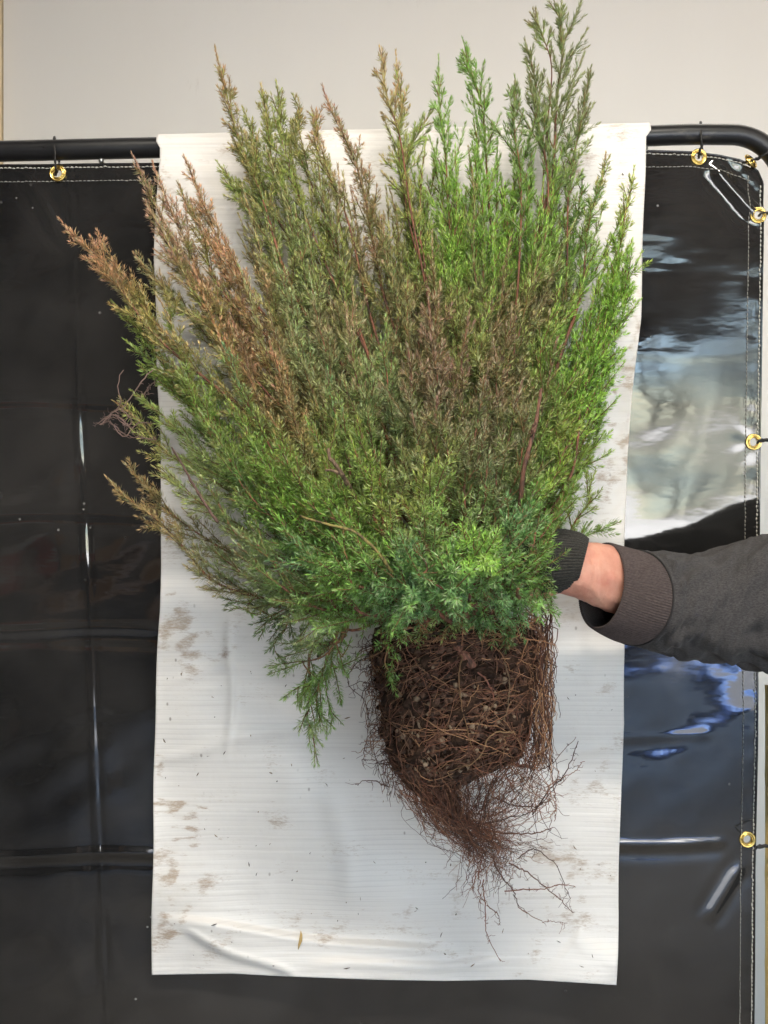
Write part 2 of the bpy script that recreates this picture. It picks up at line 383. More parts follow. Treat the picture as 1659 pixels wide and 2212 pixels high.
# far wood beyond the yard, one mass
mb = MB()
for k in range(46):
    x = rng.uniform(-26, 34); y = rng.uniform(-40, -24); h = rng.uniform(6, 12)
    tv, tq, tt = tube(spline([(x, y, -.3), (x + rng.normal() * .2, y, h * .4), (x + rng.normal() * .5, y, h * .85)], 6), np.linspace(.26, .07, 6), 6)
    mb.add(tv, tq, tt, c=(.07, .06, .055))
    m = 300; cc = np.array((x, y, h * .62)); dd = rng.normal(size=(m, 3)) * (h * .2, h * .18, h * .2)
    lump = cc + dd; s = rng.uniform(.15, .38, m)
    a = norm(rng.normal(size=(m, 3))); b2 = norm(np.cross(a, rng.normal(size=(m, 3))))
    v = np.stack((lump - a * s[:, None], lump + b2 * s[:, None] * .5, lump + a * s[:, None], lump - b2 * s[:, None] * .5), 1)
    cl = np.array((.21, .235, .21)) * rng.uniform(.35, 2.0, (m, 1)) * rng.uniform(.6, 1.3) + rng.uniform(0, .04, (m, 3))
    mb.add(v.reshape(-1, 3), np.arange(4 * m).reshape(-1, 4), c=np.repeat(cl, 4, 0))
o = link('far_wood', mb.mesh('far_wood', False), M_wood); tag(o, 'woodland across the yard mirrored in the glossy black curtain', 'woodland', kind='stuff')

g = np.linspace(-1, 1, 24); gx, gy = np.meshgrid(g, g); tz = .05 + .05 * snoise(71, 10, .5)(gx, gy)
i = np.arange(23)[:, None] * 24 + np.arange(23)[None]; q = np.stack((i, i + 1, i + 25, i + 24), -1).reshape(-1, 4)
M_tarp, nt, b = mat('blue_tarp', (.24, .42, .85), .5)
o = link('blue_tarp', mesh_np('blue_tarp', np.stack((1.75 + gx * .62 * (1 + .2 * np.sin(gy * 3)), -5.75 + gy * .26 + .18 * gx, tz - .12), -1).reshape(-1, 3), q, smooth=True), M_tarp)
tag(o, 'blue tarpaulin on the gravel mirrored in the curtain below the sleeve', 'tarpaulin')
# ------------------------------------------------------------------ welding screen frame
YT, RT = 0.0, .0125
def tube_y(px): return 327 + (px - 0) * (292 - 327) / 1500.
fc = thing('screen_frame', 'black steel tube frame with rounded corner holding the curtain', 'frame', (0, 0, 0))
pts = [P(-420, tube_y(-420), YT), P(100, tube_y(100), YT), P(800, tube_y(800), YT), P(1300, tube_y(1300), YT), P(1480, 291, YT), P(1575, 291, YT)]
c1 = [P(1580 + 115 * math.sin(a), 291 + 115 * (1 - math.cos(a)), YT) for a in np.linspace(.08, math.pi / 2, 14)]
line = np.concatenate((spline(pts, 40), c1, [P(1695, y, YT) for y in (450, 700, 1200, 1800, 2600, 3350)]))
mb = MB(); mb.add(*tube(line, RT, 28)); keep(link('top_tube', mb.mesh('top_tube'), M_tube), fc)
mb = MB(); lx = P(-420, 0, YT)[0]; zt = P(-420, tube_y(-420), YT)[2]
mb.add(*tube(np.array([(lx, 0, zt), (lx, 0, 1.), (lx, 0, .03)]), RT, 20)); keep(link('side_tube', mb.mesh('side_tube'), M_tube), fc)
for xx in (lx, P(1695, 0, 0)[0]):
    mb = MB(); mb.add(*tube(np.array([(xx, -.25, .014), (xx, 0, .014), (xx, .25, .014)]), RT, 16)); keep(link('foot', mb.mesh('foot'), M_tube), fc)
for px in (219, 1394):
    bm = bmesh.new(); bmesh.ops.create_uvsphere(bm, u_segments=14, v_segments=10, radius=.0034)
    me = bpy.data.meshes.new('rivet'); bm.to_mesh(me); bm.free()
    for p in me.polygons: p.use_smooth = True
    o = link('rivet', me, M_steel); o.location = Vector(P(px, tube_y(px) + 25.5, YT)); o.parent = fc

# ------------------------------------------------------------------ black curtain
GROM = [(123, 373), (1512, 336), (1624, 346), (1640, 463), (1637, 953), (1633, 1830)]
EX = [-400, 100, 345, 900, 1397, 1500, 1560, 1600, 1625, 1640, 1651]
EY = [356, 354, 350, 337, 323, 325, 332, 341, 352, 366, 392]
def top_edge(px): return np.interp(px, EX, EY)
def seam_x(py): return np.interp(py, [350, 870, 1360, 2212, 3300], [145, 160, 185, 217, 235])
f_low = snoise(21, 14, (330, 420)); f_mid = snoise(22, 18, (150, 120)); f_fine = snoise(23, 22, (55, 60)); f_rip = snoise(24, 10, (130, 22)); f_low2 = snoise(27, 12, (260, 300))
def curtain_d(px, py):
    """depth offset of the vinyl in mm, positive = towards the camera"""
    d = -.5 * f_low(px, py) * 3.0
    right = smooth01((px - 1000) / 300)
    d *= (.55 - .1 * right)
    d += .2 * f_mid(px, py) * (1 - .65 * right)
    low = smooth01((py - 1400) / 60) * (1 - smooth01((py - 1850) / 120)) * right
    d += low * (.14 * f_mid(px + 300, py) + .035 * f_fine(px, py))
    up = right * (1 - smooth01((py - 560) / 90))
    d += up * (.06 * f_rip(px, py + .1 * (px - 1500)) + .35 * f_low2(px, py))
    # vertical seam on the left: raised bead beside a gutter
    u = px - seam_x(py)
    sv = .55 + .45 * np.sin(py / 61 + 2 * np.sin(py / 170))
    d += sv * .42 * (1.9 * np.exp(-(u / 6.5) ** 2) - 1.5 * np.exp(-((u - 13) / 7) ** 2)) - 2.0 * smooth01((u + 60) / 60) * (1 - smooth01(u / 8)) * .4
    # packing creases
    for y0, a, lo, hi in ((868, 1.1, -400, 330), (1112, 1.0, -400, 330), (1362, 1.6, -400, 345), (1852, 2.2, -400, 345), (762, .14, 1340, 1640), (1838, 2.2, 1330, 1590), (1600, .5, 1330, 1560)):
        w = smooth01((px - lo) / 20) * (1 - smooth01((px - hi + 30) / 40))
        yy = py - y0 + 4 * np.sin(px / 70. + y0)
        d += .75 * w * a * (np.exp(-(yy / 9) ** 2) - .8 * np.exp(-((yy - 22) / 14) ** 2))
    # diagonal folds under the corners
    def dent(x0, y0, x1, y1, a, wd):
        L = math.hypot(x1 - x0, y1 - y0); ux, uy = (x1 - x0) / L, (y1 - y0) / L
        s = ((px - x0) * ux + (py - y0) * uy) / L; n_ = -(px - x0) * uy + (py - y0) * ux
        e = smooth01(s * 4 + .1) * smooth01((1 - s) * 4 + .1)
        return a * e * (np.exp(-(n_ / wd) ** 2) - .5 * np.exp(-((n_ - 1.9 * wd) / wd) ** 2) - .4 * np.exp(-((n_ + 1.9 * wd) / wd) ** 2))
    d += dent(1535, 345, 1650, 480, 5.0, 15) + dent(38, 345, 125, 520, 1.2, 12) + dent(75, 380, 140, 540, .7, 11) + dent(1540, 2020, 1625, 1880, 2.4, 13)
    # puckers round the grommets
    for gx_, gy_ in GROM:
        r = np.hypot(px - gx_, py - gy_); an = np.arctan2(py - gy_, px - gx_)
        d += .14 * np.exp(-((r - 34) / 22) ** 2) * np.cos(5 * an + gx_)
    # gathered hems
    hem = np.exp(-((px - 1634) / 15) ** 2)
    d += hem * (.22 * np.sin(py / 26 + 2 * np.sin(py / 90)) + .10 * np.sin(py / 9.)) * smooth01((py - 480) / 60)
    te = py - top_edge(px); d += np.exp(-((te - 16) / 12) ** 2) * (.16 * np.sin(px / 7) + .3 * np.sin(px / 31))
    return d
def curtain_y(px, py):
    lean = (py - 350) / 1862. * .030 * smooth01((px + 200) / 1400)      # the lower edge hangs slightly farther back
    return .004 + lean - curtain_d(px, py) * .001
px = np.concatenate((np.arange(-400, 100, 7.), np.arange(100, 260, 3.2), np.arange(260, 1340, 12.), np.arange(1340, 1651.1, 3.1)))
ts = np.concatenate((np.arange(0, 130, 3.2), np.arange(130, 1900, 6.), np.arange(1900, 3000, 20)))
PX, T = np.meshgrid(px, ts); PY = top_edge(PX) + T
v = PV(PX, PY, 0.0); yy = curtain_y(PX, PY); v[..., 1] = yy
nx, ny = len(px), len(ts)
i = np.arange(ny - 1)[:, None] * nx + np.arange(nx - 1)[None]
q = np.stack((i, i + nx, i + nx + 1, i + 1), -1).reshape(-1, 4)
cx = PX.ravel()[q].mean(1); cy = PY.ravel()[q].mean(1)
okf = np.ones(len(q), bool)
for gx_, gy_ in GROM: okf &= np.hypot(cx - gx_, cy - gy_) > 11.5
cur = thing('welding_curtain', 'glossy black vinyl curtain hung from the tube frame by brass grommets', 'curtain', (0, 0, 0))
link('vinyl_panel', mesh_np('vinyl_panel', v.reshape(-1, 3), q[okf], smooth=True), M_vinyl, cur)
# hem band: welted double edge along the top and the right side
def edge_pt(px_, py_, out=.0012):
    p = P(px_, py_, 0.); p[1] = float(curtain_y(np.array(float(px_)), np.array(float(py_)))) - out; return p
hem = [(x, float(top_edge(x)) + .5) for x in np.linspace(-400, 1600, 160)] + [(x, float(top_edge(x)) + .5) for x in np.linspace(1604, 1650, 24)] + [(1651, y) for y in np.linspace(396, 2900, 200)]
mb = MB(); mb.add(*tube(np.array([edge_pt(*h, out=0) for h in hem]), .0014, 6)); link('hem_welt', mb.mesh('hem_welt'), M_vinyl, cur)
# stitching
def stitch_line(pathf, a, b_, step, m, rad=.00062, wob=.0):
    mb = MB(); s = a
    while s < b_:
        e = s + step * rng.uniform(.72, .84); mid = (s + e) / 2
        w1 = rng.normal() * wob
        pp = np.array([edge_pt(*pathf(s, w1 * .3), out=.0002), edge_pt(*pathf(mid, w1), out=.0011), edge_pt(*pathf(e, w1 * .3), out=.0002)])
        mb.add(*tube(pp, rad * rng.uniform(.8, 1.2) * np.array((.7, 1, .7)), 5)); s += step
    return link('stitching', mb.mesh('stitching'), m, cur)
stitch_line(lambda s, w: (s, float(top_edge(s)) + 7 + w), -390, 1612, 9, M_thread, .0008, wob=.6)
stitch_line(lambda s, w: (s, float(top_edge(s)) + 36 - 4 * math.exp(-((s - 1500) / 60) ** 2) + w), -390, 1618, 9, M_thread2, wob=.4)
stitch_line(lambda s, w: (1620 + w, s), 376, 2880, 9, M_thread2, .00058, .4)
stitch_line(lambda s, w: (1646 + w, s), 398, 2880, 9, M_thread, .0009, .7)
# grommets: flange, rolled barrel and back washer turned as one ring
def ring_mesh(name, prof, seg=40):
    prof = np.array(prof); a = np.linspace(0, 2 * np.pi, seg, endpoint=False); n = len(prof)
    v = np.stack((prof[:, None, 0] * np.cos(a), np.repeat(prof[:, None, 1], seg, 1), prof[:, None, 0] * np.sin(a)), -1).reshape(-1, 3)
    i = np.arange(n)[:, None] * seg; i2 = ((np.arange(n) + 1) % n)[:, None] * seg; j = np.arange(seg)[None]; k = (j + 1) % seg
    return mesh_np(name, v, np.stack((i + j, i + k, i2 + k, i2 + j), -1).reshape(-1, 4), smooth=True)
mm = .001
gm = ring_mesh('grommet', [(5.2 * mm, .0035), (5.0 * mm, -.0005), (5.5 * mm, -.0026), (6.5 * mm, -.0034), (7.3 * mm, -.0026), (7.6 * mm, -.0016), (8.4 * mm, -.0017), (9.4 * mm, -.0024), (10.2 * mm, -.0017), (10.5 * mm, -.0002), (10.2 * mm, .0002), (7 * mm, .0004)])
gm.materials.append(M_brass)
for k, (gx_, gy_) in enumerate(GROM):
    o = link('grommet', gm, None, cur); p = P(gx_, gy_, 0.)
    p[1] = float(curtain_y(np.array(gx_ + 20.), np.array(gy_ + 0.))) - .0006; o.location = p
    o.rotation_euler = (R(rng.uniform(-4, 4)), 0, R(rng.uniform(-4, 4)))
    if k == 2: o.rotation_euler = (R(-28), 0, R(38))
# wire ties
def tie(k, pts, label):
    mb = MB(); c = spline(pts, 46)
    tw = np.linspace(0, 60, 46); off = np.stack((np.cos(tw), np.sin(tw) * .6, np.sin(tw)), -1) * .0007
    mb.add(*tube(c + off, .0011, 6)); mb.add(*tube(c - off, .0009, 6))
    o = link('wire_tie', mb.mesh('wire_tie'), M_tie); tag(o, label, 'wire tie', 'wire ties holding the curtain to the frame')
lab = ['black twisted wire tie round the straight tube at the far left grommet', 'black wire tie over the tube just before its bend', 'black wire tie at the tilted grommet in the rounded corner',
       'black wire tie at the grommet just below the rounded corner', 'black wire tie at the right edge grommet above the sleeve', 'black wire tie at the right edge grommet below the sleeve']
for k, (gx_, gy_) in enumerate(GROM):
    if k < 2:
        ty = tube_y(gx_); dx = 3 if k else -4
        pts = [P(gx_ - 3, gy_ + 6, .008), P(gx_ - 2, gy_ - 4, -.007), P(gx_ + dx, gy_ - 22, -.012), P(gx_ + dx, ty + 8, -.0142), P(gx_ + dx - 1, ty - 12, -.011), P(gx_ + dx - 2, ty - 27, -.002),
               P(gx_ + dx, ty - 24, .008), P(gx_ + 6, ty, .0148), P(gx_ + 5, ty + 25, .011), P(gx_ + 2, gy_ - 6, .012), P(gx_ - 2, gy_ + 4, .009)]
        tie(k, pts, lab[k])
        mb = MB()
    else:
        if k == 2: tx_, ty_, ux, uy = 1661, 325, .72, -.69
        else: tx_, ty_, ux, uy = 1695, gy_ - 3, 1., 0.
        pts = [P(gx_ - 1, gy_ + 4, .008), P(gx_ + 2, gy_, -.006), P(gx_ + 10, gy_ - 4, -.007), P(tx_ - 12 * ux, ty_ - 12 * uy, -.0142), P(tx_ + 6 * ux, ty_ + 6 * uy, -.0145), P(tx_ + 26 * ux, ty_ + 26 * uy, 0),
               P(tx_ + 8 * ux, ty_ + 8 * uy, .0148), P(tx_ - 22 * ux, ty_ - 22 * uy, .012), P(gx_, gy_ + 2, .009)]
        tie(k, pts, lab[k])
# bamboo stake behind the curtain's edge
mb = MB(); sp_ = np.array([P(1656.5, y, .034) for y in np.linspace(1480, 2900, 60)])
rad = .0021 + .0005 * (np.cos(np.linspace(0, 7 * 2 * np.pi, 60)) > .93); mb.add(*tube(sp_, rad, 12))
tag(link('bamboo_stake', mb.mesh('bamboo_stake'), M_bamboo), 'thin yellow bamboo stake beside the right edge of the black curtain', 'stake')

# ------------------------------------------------------------------ white sheet draped over the tube
LY = [270, 305, 420, 560, 760, 900, 1100, 1330, 1500, 1800, 2105, 2200]; LX = [347, 345, 338, 333, 338, 344, 349, 345, 336, 331, 327, 326]
RY = [270, 278, 450, 700, 850, 1000, 1200, 1450, 1560, 1700, 1900, 2050, 2130]; RX = [1398, 1397, 1392, 1384, 1368, 1354, 1349, 1348, 1349, 1341, 1337, 1334, 1331]
def sheet_top(px): return np.interp(px, [327, 420, 480, 640, 800, 1000, 1397], [303, 297, 292, 287, 283, 280, 277])
def sheet_bot(px): return np.interp(px, [327, 420, 500, 640, 800, 960, 1060, 1140, 1240, 1331], [2106, 2104, 2103, 2110, 2116, 2119, 2117, 2116, 2122, 2128])
gl = snoise(41, 12, (420, 380)); gmn = snoise(42, 16, (160, 150)); gr = snoise(43, 14, (420, 13)); gr2 = snoise(44, 12, (260, 24))
nu, nv = 250, 760
u = np.linspace(0, 1, nu); tv = np.linspace(0, 1, nv)
U, V = np.meshgrid(u, tv)
PYs = 300 + V * 1815
Lx = np.interp(PYs, LY, LX) + 1.2 * np.sin(PYs / 47); Rx = np.interp(PYs, RY, RX) + 1.2 * np.sin(PYs / 53 + 1)
PXs = Lx + U * (Rx - Lx)
tp, bt = sheet_top(PXs), sheet_bot(PXs)
PYs = tp + V * (bt - tp)
def sheet_d(px, py):
    d = 2.2 * gl(px, py) + .55 * gmn(px, py) + .06 * gr(px, py) + .07 * gr2(px, py)
    def fold(x0, y0, x1, y1, a, wd, step=0.):
        L = math.hypot(x1 - x0, y1 - y0); ux, uy = (x1 - x0) / L, (y1 - y0) / L
        s = ((px - x0) * ux + (py - y0) * uy) / L; n_ = -(px - x0) * uy + (py - y0) * ux + 6 * np.sin(s * 7 + x0)
        e = smooth01(s * 5 + .2) * smooth01((1 - s) * 5 + .2)
        return 1.6 * e * (a * np.exp(-(n_ / wd) ** 2) + step * smooth01((n_ + wd) / (2 * wd)) * np.exp(-np.maximum(n_, 0) / 160))
    d += fold(340, 1985, 980, 2055, 1.2, 12, 5.5) + fold(385, 2010, 640, 2115, 2.6, 11, -3.5) + fold(660, 2085, 1100, 2075, 1.6, 12, 2.5)
    d += fold(345, 1480, 700, 1390, 1.4, 14) + fold(330, 1640, 640, 1570, 1.6, 16) + fold(640, 1640, 560, 1960, 1.2, 30) + fold(500, 1330, 495, 1640, 1.5, 9)
    d += fold(1240, 2010, 1345, 2090, 1.6, 22, 2) + fold(350, 330, 420, 300, 2.0, 10)
    d += fold(1345, 560, 1300, 1000, 1.6, 16) + fold(1290, 1000, 1270, 1500, 1.2, 18) + fold(720, 1700, 760, 1960, 2.2, 26) + fold(1060, 1680, 1330, 1600, 1.4, 14)
    edge = np.minimum(px - np.interp(py, LY, LX), np.interp(py, RY, RX) - px)
    d += 2.6 * np.exp(-edge / 28) * (.6 + .6 * np.sin(py / 120.))
    return d
hang = sheet_d(PXs, PYs) * smooth01((PYs - tp - 10) / 60)
ys = -.0205 - hang * .001 + .012 * smooth01((PYs - 700) / 1300)
# bottom kicks out to the viewer a little
ys -= .012 * smooth01((PYs - 2010) / 110) * (.5 + .5 * np.sin(PXs / 95.))
v = PV(PXs, PYs, ys)
# top rows wrap over the tube
cz = PV(PXs, np.broadcast_to(tube_y(PXs), PXs.shape), 0.)[..., 2]
rr_ = RT + .0022
nw = 22; wrap = []
row = PXs[0]; czr = cz[0]
front_y = v[0, :, 1]
# find the row where the sheet leaves the tube (tube centre height): replace rows above by an arc
arc_n = 14
ztop = v[..., 2]
below = ztop < cz + .001
arcs = []
xs = PV(PXs[0], PYs[0], 0.)[..., 0]
zt_ = np.maximum(cz[0] + rr_, PV(PXs[0], sheet_top(PXs[0]), -.005)[..., 2] - .001)   # crown follows the slightly bulging top edge
for a in np.linspace(math.pi / 2 + 1.5, 0, nw):       # from behind, over the crown, to the front
    arcs.append(np.stack((xs, xs * 0 - np.cos(a) * (rr_ + .004), cz[0] + (zt_ - cz[0]) * np.sin(a)), -1))
arcs = np.array(arcs)
# back flap
flap = []
for t in np.linspace(1, 0, 20)[:-1]:
    p = arcs[0].copy(); p[:, 2] -= t * .16; p[:, 1] += .002 + .006 * t + .0015 * np.sin(xs * 40 + t * 5); flap.append(p)
keep_rows = [r for r in range(nv) if (ztop[r] < cz[r] - .003).all()]
r0 = keep_rows[0]
front = v[r0:]
# blend the first front rows on to the arc end
for k in range(min(40, len(front))):
    w = smooth01(k / 40.); front[k, :, 1] = front[k, :, 1] * w + (-(rr_ + .004)) * (1 - w)
grid = np.concatenate((np.array(flap), arcs, front)); nrow = len(grid)
i = np.arange(nrow - 1)[:, None] * nu + np.arange(nu - 1)[None]
q = np.stack((i, i + nu, i + nu + 1, i + 1), -1).reshape(-1, 4)
# dirt mask
gpx, gpy = proj(grid)
gpx0, gpy0 = gpx, gpy; gw = snoise(45, 14, (60, 40)); gw2 = snoise(46, 14, (55, 34)); gpx = gpx + 16 * gw(gpx0, gpy0); gpy = gpy + 11 * gw2(gpx0, gpy0)
dirt = np.zeros(gpx.shape); smear = np.zeros(gpx.shape)
for x, y, rx, ry, a in ((395, 1385, 45, 45, .9), (355, 1290, 14, 30, .6), (470, 1415, 40, 14, .45), (540, 1410, 18, 12, .5), (380, 1745, 45, 12, 1.1), (395, 1810, 40, 12, .9), (370, 1900, 40, 50, .75), (365, 1985, 30, 22, .8), (345, 1660, 16, 20, .5),
                        (520, 520, 45, 14, .5), (430, 330, 50, 14, .45), (360, 380, 16, 40, .35), (1280, 345, 60, 30, .6), (1350, 300, 40, 20, .35), (1370, 700, 14, 60, .55), (1352, 820, 14, 60, .7), (1342, 960, 14, 60, .6), (1300, 1010, 50, 50, .5), (1290, 1090, 16, 40, .4),
                        (1300, 1690, 40, 60, .4), (1225, 1900, 70, 60, .45), (1180, 1760, 60, 40, .35), (960, 2050, 40, 30, .4), (1150, 2070, 90, 20, .45), (860, 1960, 50, 30, .35), (1240, 1450, 30, 12, .3), (1310, 1520, 20, 30, .3), (700, 1990, 80, 40, .28), (1000, 1930, 80, 50, .3), (560, 1760, 60, 30, .25)):
    e = np.exp(-((gpx - x) / rx / 1.2) ** 2 - ((gpy - y) / ry / 1.2) ** 2) * (.75 + .4 * gw(gpy0 * 1.2, gpx0 * .8)); dirt = np.maximum(dirt, a * e)
for x, y, rx, ry, a in ((1365, 760, 16, 240, .45), (1350, 1000, 20, 120, .4), (1215, 1310, 45, 22, .7), (372, 1740, 50, 14, .4), (365, 1910, 45, 70, .3), (345, 1000, 20, 200, .3), (1200, 1890, 80, 80, .22), (520, 400, 120, 60, .22), (395, 1390, 60, 40, .3), (350, 560, 25, 200, .25)):
    smear = np.maximum(smear, a * np.exp(-((gpx - x) / rx) ** 2 - ((gpy - y) / ry) ** 2))
gpx, gpy = gpx0, gpy0
tint = np.stack((np.clip(dirt * 1.05 + .21 + .18 * gmn(gpx * 1.3 + 500, gpy * 1.3), 0, 1), np.clip(smear, 0, 1), np.zeros_like(dirt)), -1).reshape(-1, 3)
me = mesh_np('plastic_sheet', grid.reshape(-1, 3), q, tint, smooth=True)
sheet = link('plastic_sheet', me, M_sheet)
md = sheet.modifiers.new('thickness', 'SOLIDIFY'); md.thickness = .0005; md.offset = 0
tag(sheet, 'dirty white woven plastic sheet draped over the tube behind the shrub', 'sheet')
front_g = front; fpx, fpy = proj(front)
def sheet_y(px_, py_):
    k = np.argmin((fpx - px_) ** 2 + (fpy - py_) ** 2); return front_g.reshape(-1, 3)[k, 1]
# crumbs of soil and needles caught on the sheet
mb = MB()
for k in range(120):
    x, y = (rng.uniform(350, 1320), rng.uniform(1450, 2095)) if k < 105 else (rng.choice((rng.uniform(345, 420), rng.uniform(1280, 1370))), rng.uniform(340, 2000))
    p = P(x, y, sheet_y(x, y) - .0008); ln = .0008 + .0035 * rng.random() ** 2.5; an = rng.normal() * .9 + math.pi / 2
    dv = np.array((math.cos(an), -.1, math.sin(an))) * ln
    mb.add(*tube(np.array([p - dv, p + np.array((rng.normal() * .0005, -.0006, 0)), p + dv]), np.array((.3, 1, .3)) * rng.uniform(.0003, .0009), 5), c=rng.choice(([.05, .035, .025], [.20, .13, .07], [.10, .06, .035])))
tag(link('soil_crumbs', mb.mesh('soil_crumbs'), M_root), 'crumbs of soil and bark sticking to the white sheet', 'soil crumbs', kind='stuff')
mb = MB(); p = P(648, 2030, sheet_y(648, 2030) - .002)
mb.add(*tube(p + np.array([(.001, 0, .011), (.0015, -.001, .006), (.001, -.002, 0), (-.001, -.001, -.006), (-.0022, 0, -.012)]), np.array((.0003, .0017, .0021, .0015, .0003)), 8), c=(.48, .33, .13))
tag(link('wood_chip', mb.mesh('wood_chip'), M_root), 'tan wood chip stuck near the bottom of the white sheet', 'wood chip')

# ------------------------------------------------------------------ juniper
def s2l(r, g, b_): 
    c = np.array((r, g, b_)) / 255.; return np.where(c < .04045, c / 12.92, ((c + .055) / 1.055) ** 2.4)
GAIN = np.array((1.40, 1.36, 1.06))
CL = {k: s2l(*c) for k, c in dict(bright=(122, 168, 50), green=(100, 140, 54), dark=(72, 104, 48), blue=(80, 122, 84), olive=(130, 144, 70), yel=(150, 164, 70), bronze=(172, 126, 102), mauve=(156, 124, 114), purple=(134, 104, 98), grayg=(132, 150, 106), tallg=(114, 122, 82), obr=(156, 130, 94), dgray=(110, 118, 92)).items()}
CL = {k: c * .86 + .14 * (c @ np.array((.21, .72, .07))) for k, c in CL.items()}
FIELD = '''480,200,obr 600,250,olive 700,260,bronze 850,180,obr 945,250,green 1000,150,green 1200,60,tallg 1200,200,tallg 1130,300,green 1260,220,tallg
320,380,mauve 400,430,bronze 540,380,olive 650,400,olive 760,400,mauve 880,420,olive 1000,400,bright 1150,450,bright 1270,430,green 1360,420,yel
150,490,bronze 260,600,bronze 350,520,mauve 480,560,bronze 590,520,grayg 700,520,olive 800,560,mauve 880,560,olive 960,560,bright 1090,560,bright 1200,560,green 1310,600,bright
270,680,yel 400,700,olive 520,680,bronze 650,660,grayg 720,690,mauve 800,640,green 880,650,mauve 970,690,mauve 1060,650,purple 1170,640,mauve 1270,720,bright
300,800,green 450,800,green 560,780,bronze 680,780,grayg 780,800,grayg 900,800,purple 1000,800,purple 1100,820,purple 1190,800,green 1280,850,bright
330,900,olive 480,900,green 640,860,obr 760,900,olive 860,880,dgray 980,890,dgray 1100,930,dgray 1220,950,yel
300,1040,obr 420,1000,grayg 540,980,green 680,980,olive 800,980,green 920,980,olive 1040,1000,dgray 1180,1040,green 1270,1060,olive
330,1120,obr 450,1130,dgray 600,1100,bright 740,1080,green 860,1080,olive 1000,1100,green 1120,1120,blue 1220,1150,green
500,1220,dgray 650,1200,blue 780,1200,green 900,1180,blue 1020,1200,bright 1140,1220,green
600,1310,dark 720,1300,bright 850,1290,blue 980,1300,blue 1100,1310,blue 640,1400,dgray 700,1480,green 660,1600,grayg 800,1380,green 960,1370,green 1090,1390,green'''
fp = np.array([[float(x) for x in e.split(',')[:2]] for e in FIELD.split()]); fcx = np.array([CL[e.split(',')[2]] for e in FIELD.split()])
def field(px_, py_):
    d = (px_[:, None] - fp[None, :, 0]) ** 2 + (py_[:, None] - fp[None, :, 1]) ** 2
    w = 1 / (d + 3000) ** 2.4; w /= w.sum(1, keepdims=True); return w @ fcx

shrub_at = P(985, 1390, -.17)
shrub = thing('juniper_shrub', 'uprooted juniper shrub with green and bronze needles held up by the gloved hand', 'shrub', shrub_at)
MMPX = K * 1.0                                        # metres per photo pixel at one metre
def needles(pos, axis, n_off, length, ang, col, mbv, wid=.00058):
    """one kite-shaped, keeled needle at each pos, leaving axis at angle ang with random roll"""
    m = len(pos); rref = norm(rng.normal(size=(m, 3)))
    side = norm(np.cross(axis, rref)); 
    dirn = norm(axis * np.cos(ang)[:, None] + side * np.sin(ang)[:, None])
    wv = norm(np.cross(dirn, axis)); up = np.cross(wv, dirn)
    L = length[:, None]
    tipc = pos + dirn * L + axis * L * .06
    midc = pos + dirn * L * .42
    wd = wid * (length / .007)[:, None] ** .5
    v = np.stack((pos, midc - wv * wd - up * wd * .4, tipc, midc + wv * wd - up * wd * .4), 1)
    mbv.append((v.reshape(-1, 3), np.repeat(col, 4, 0)))
def qspline(p0, p1, p2, n):
    t = np.linspace(0, 1, n)[:, None]; return (1 - t) ** 2 * p0 + 2 * t * (1 - t) * p1 + t ** 2 * p2

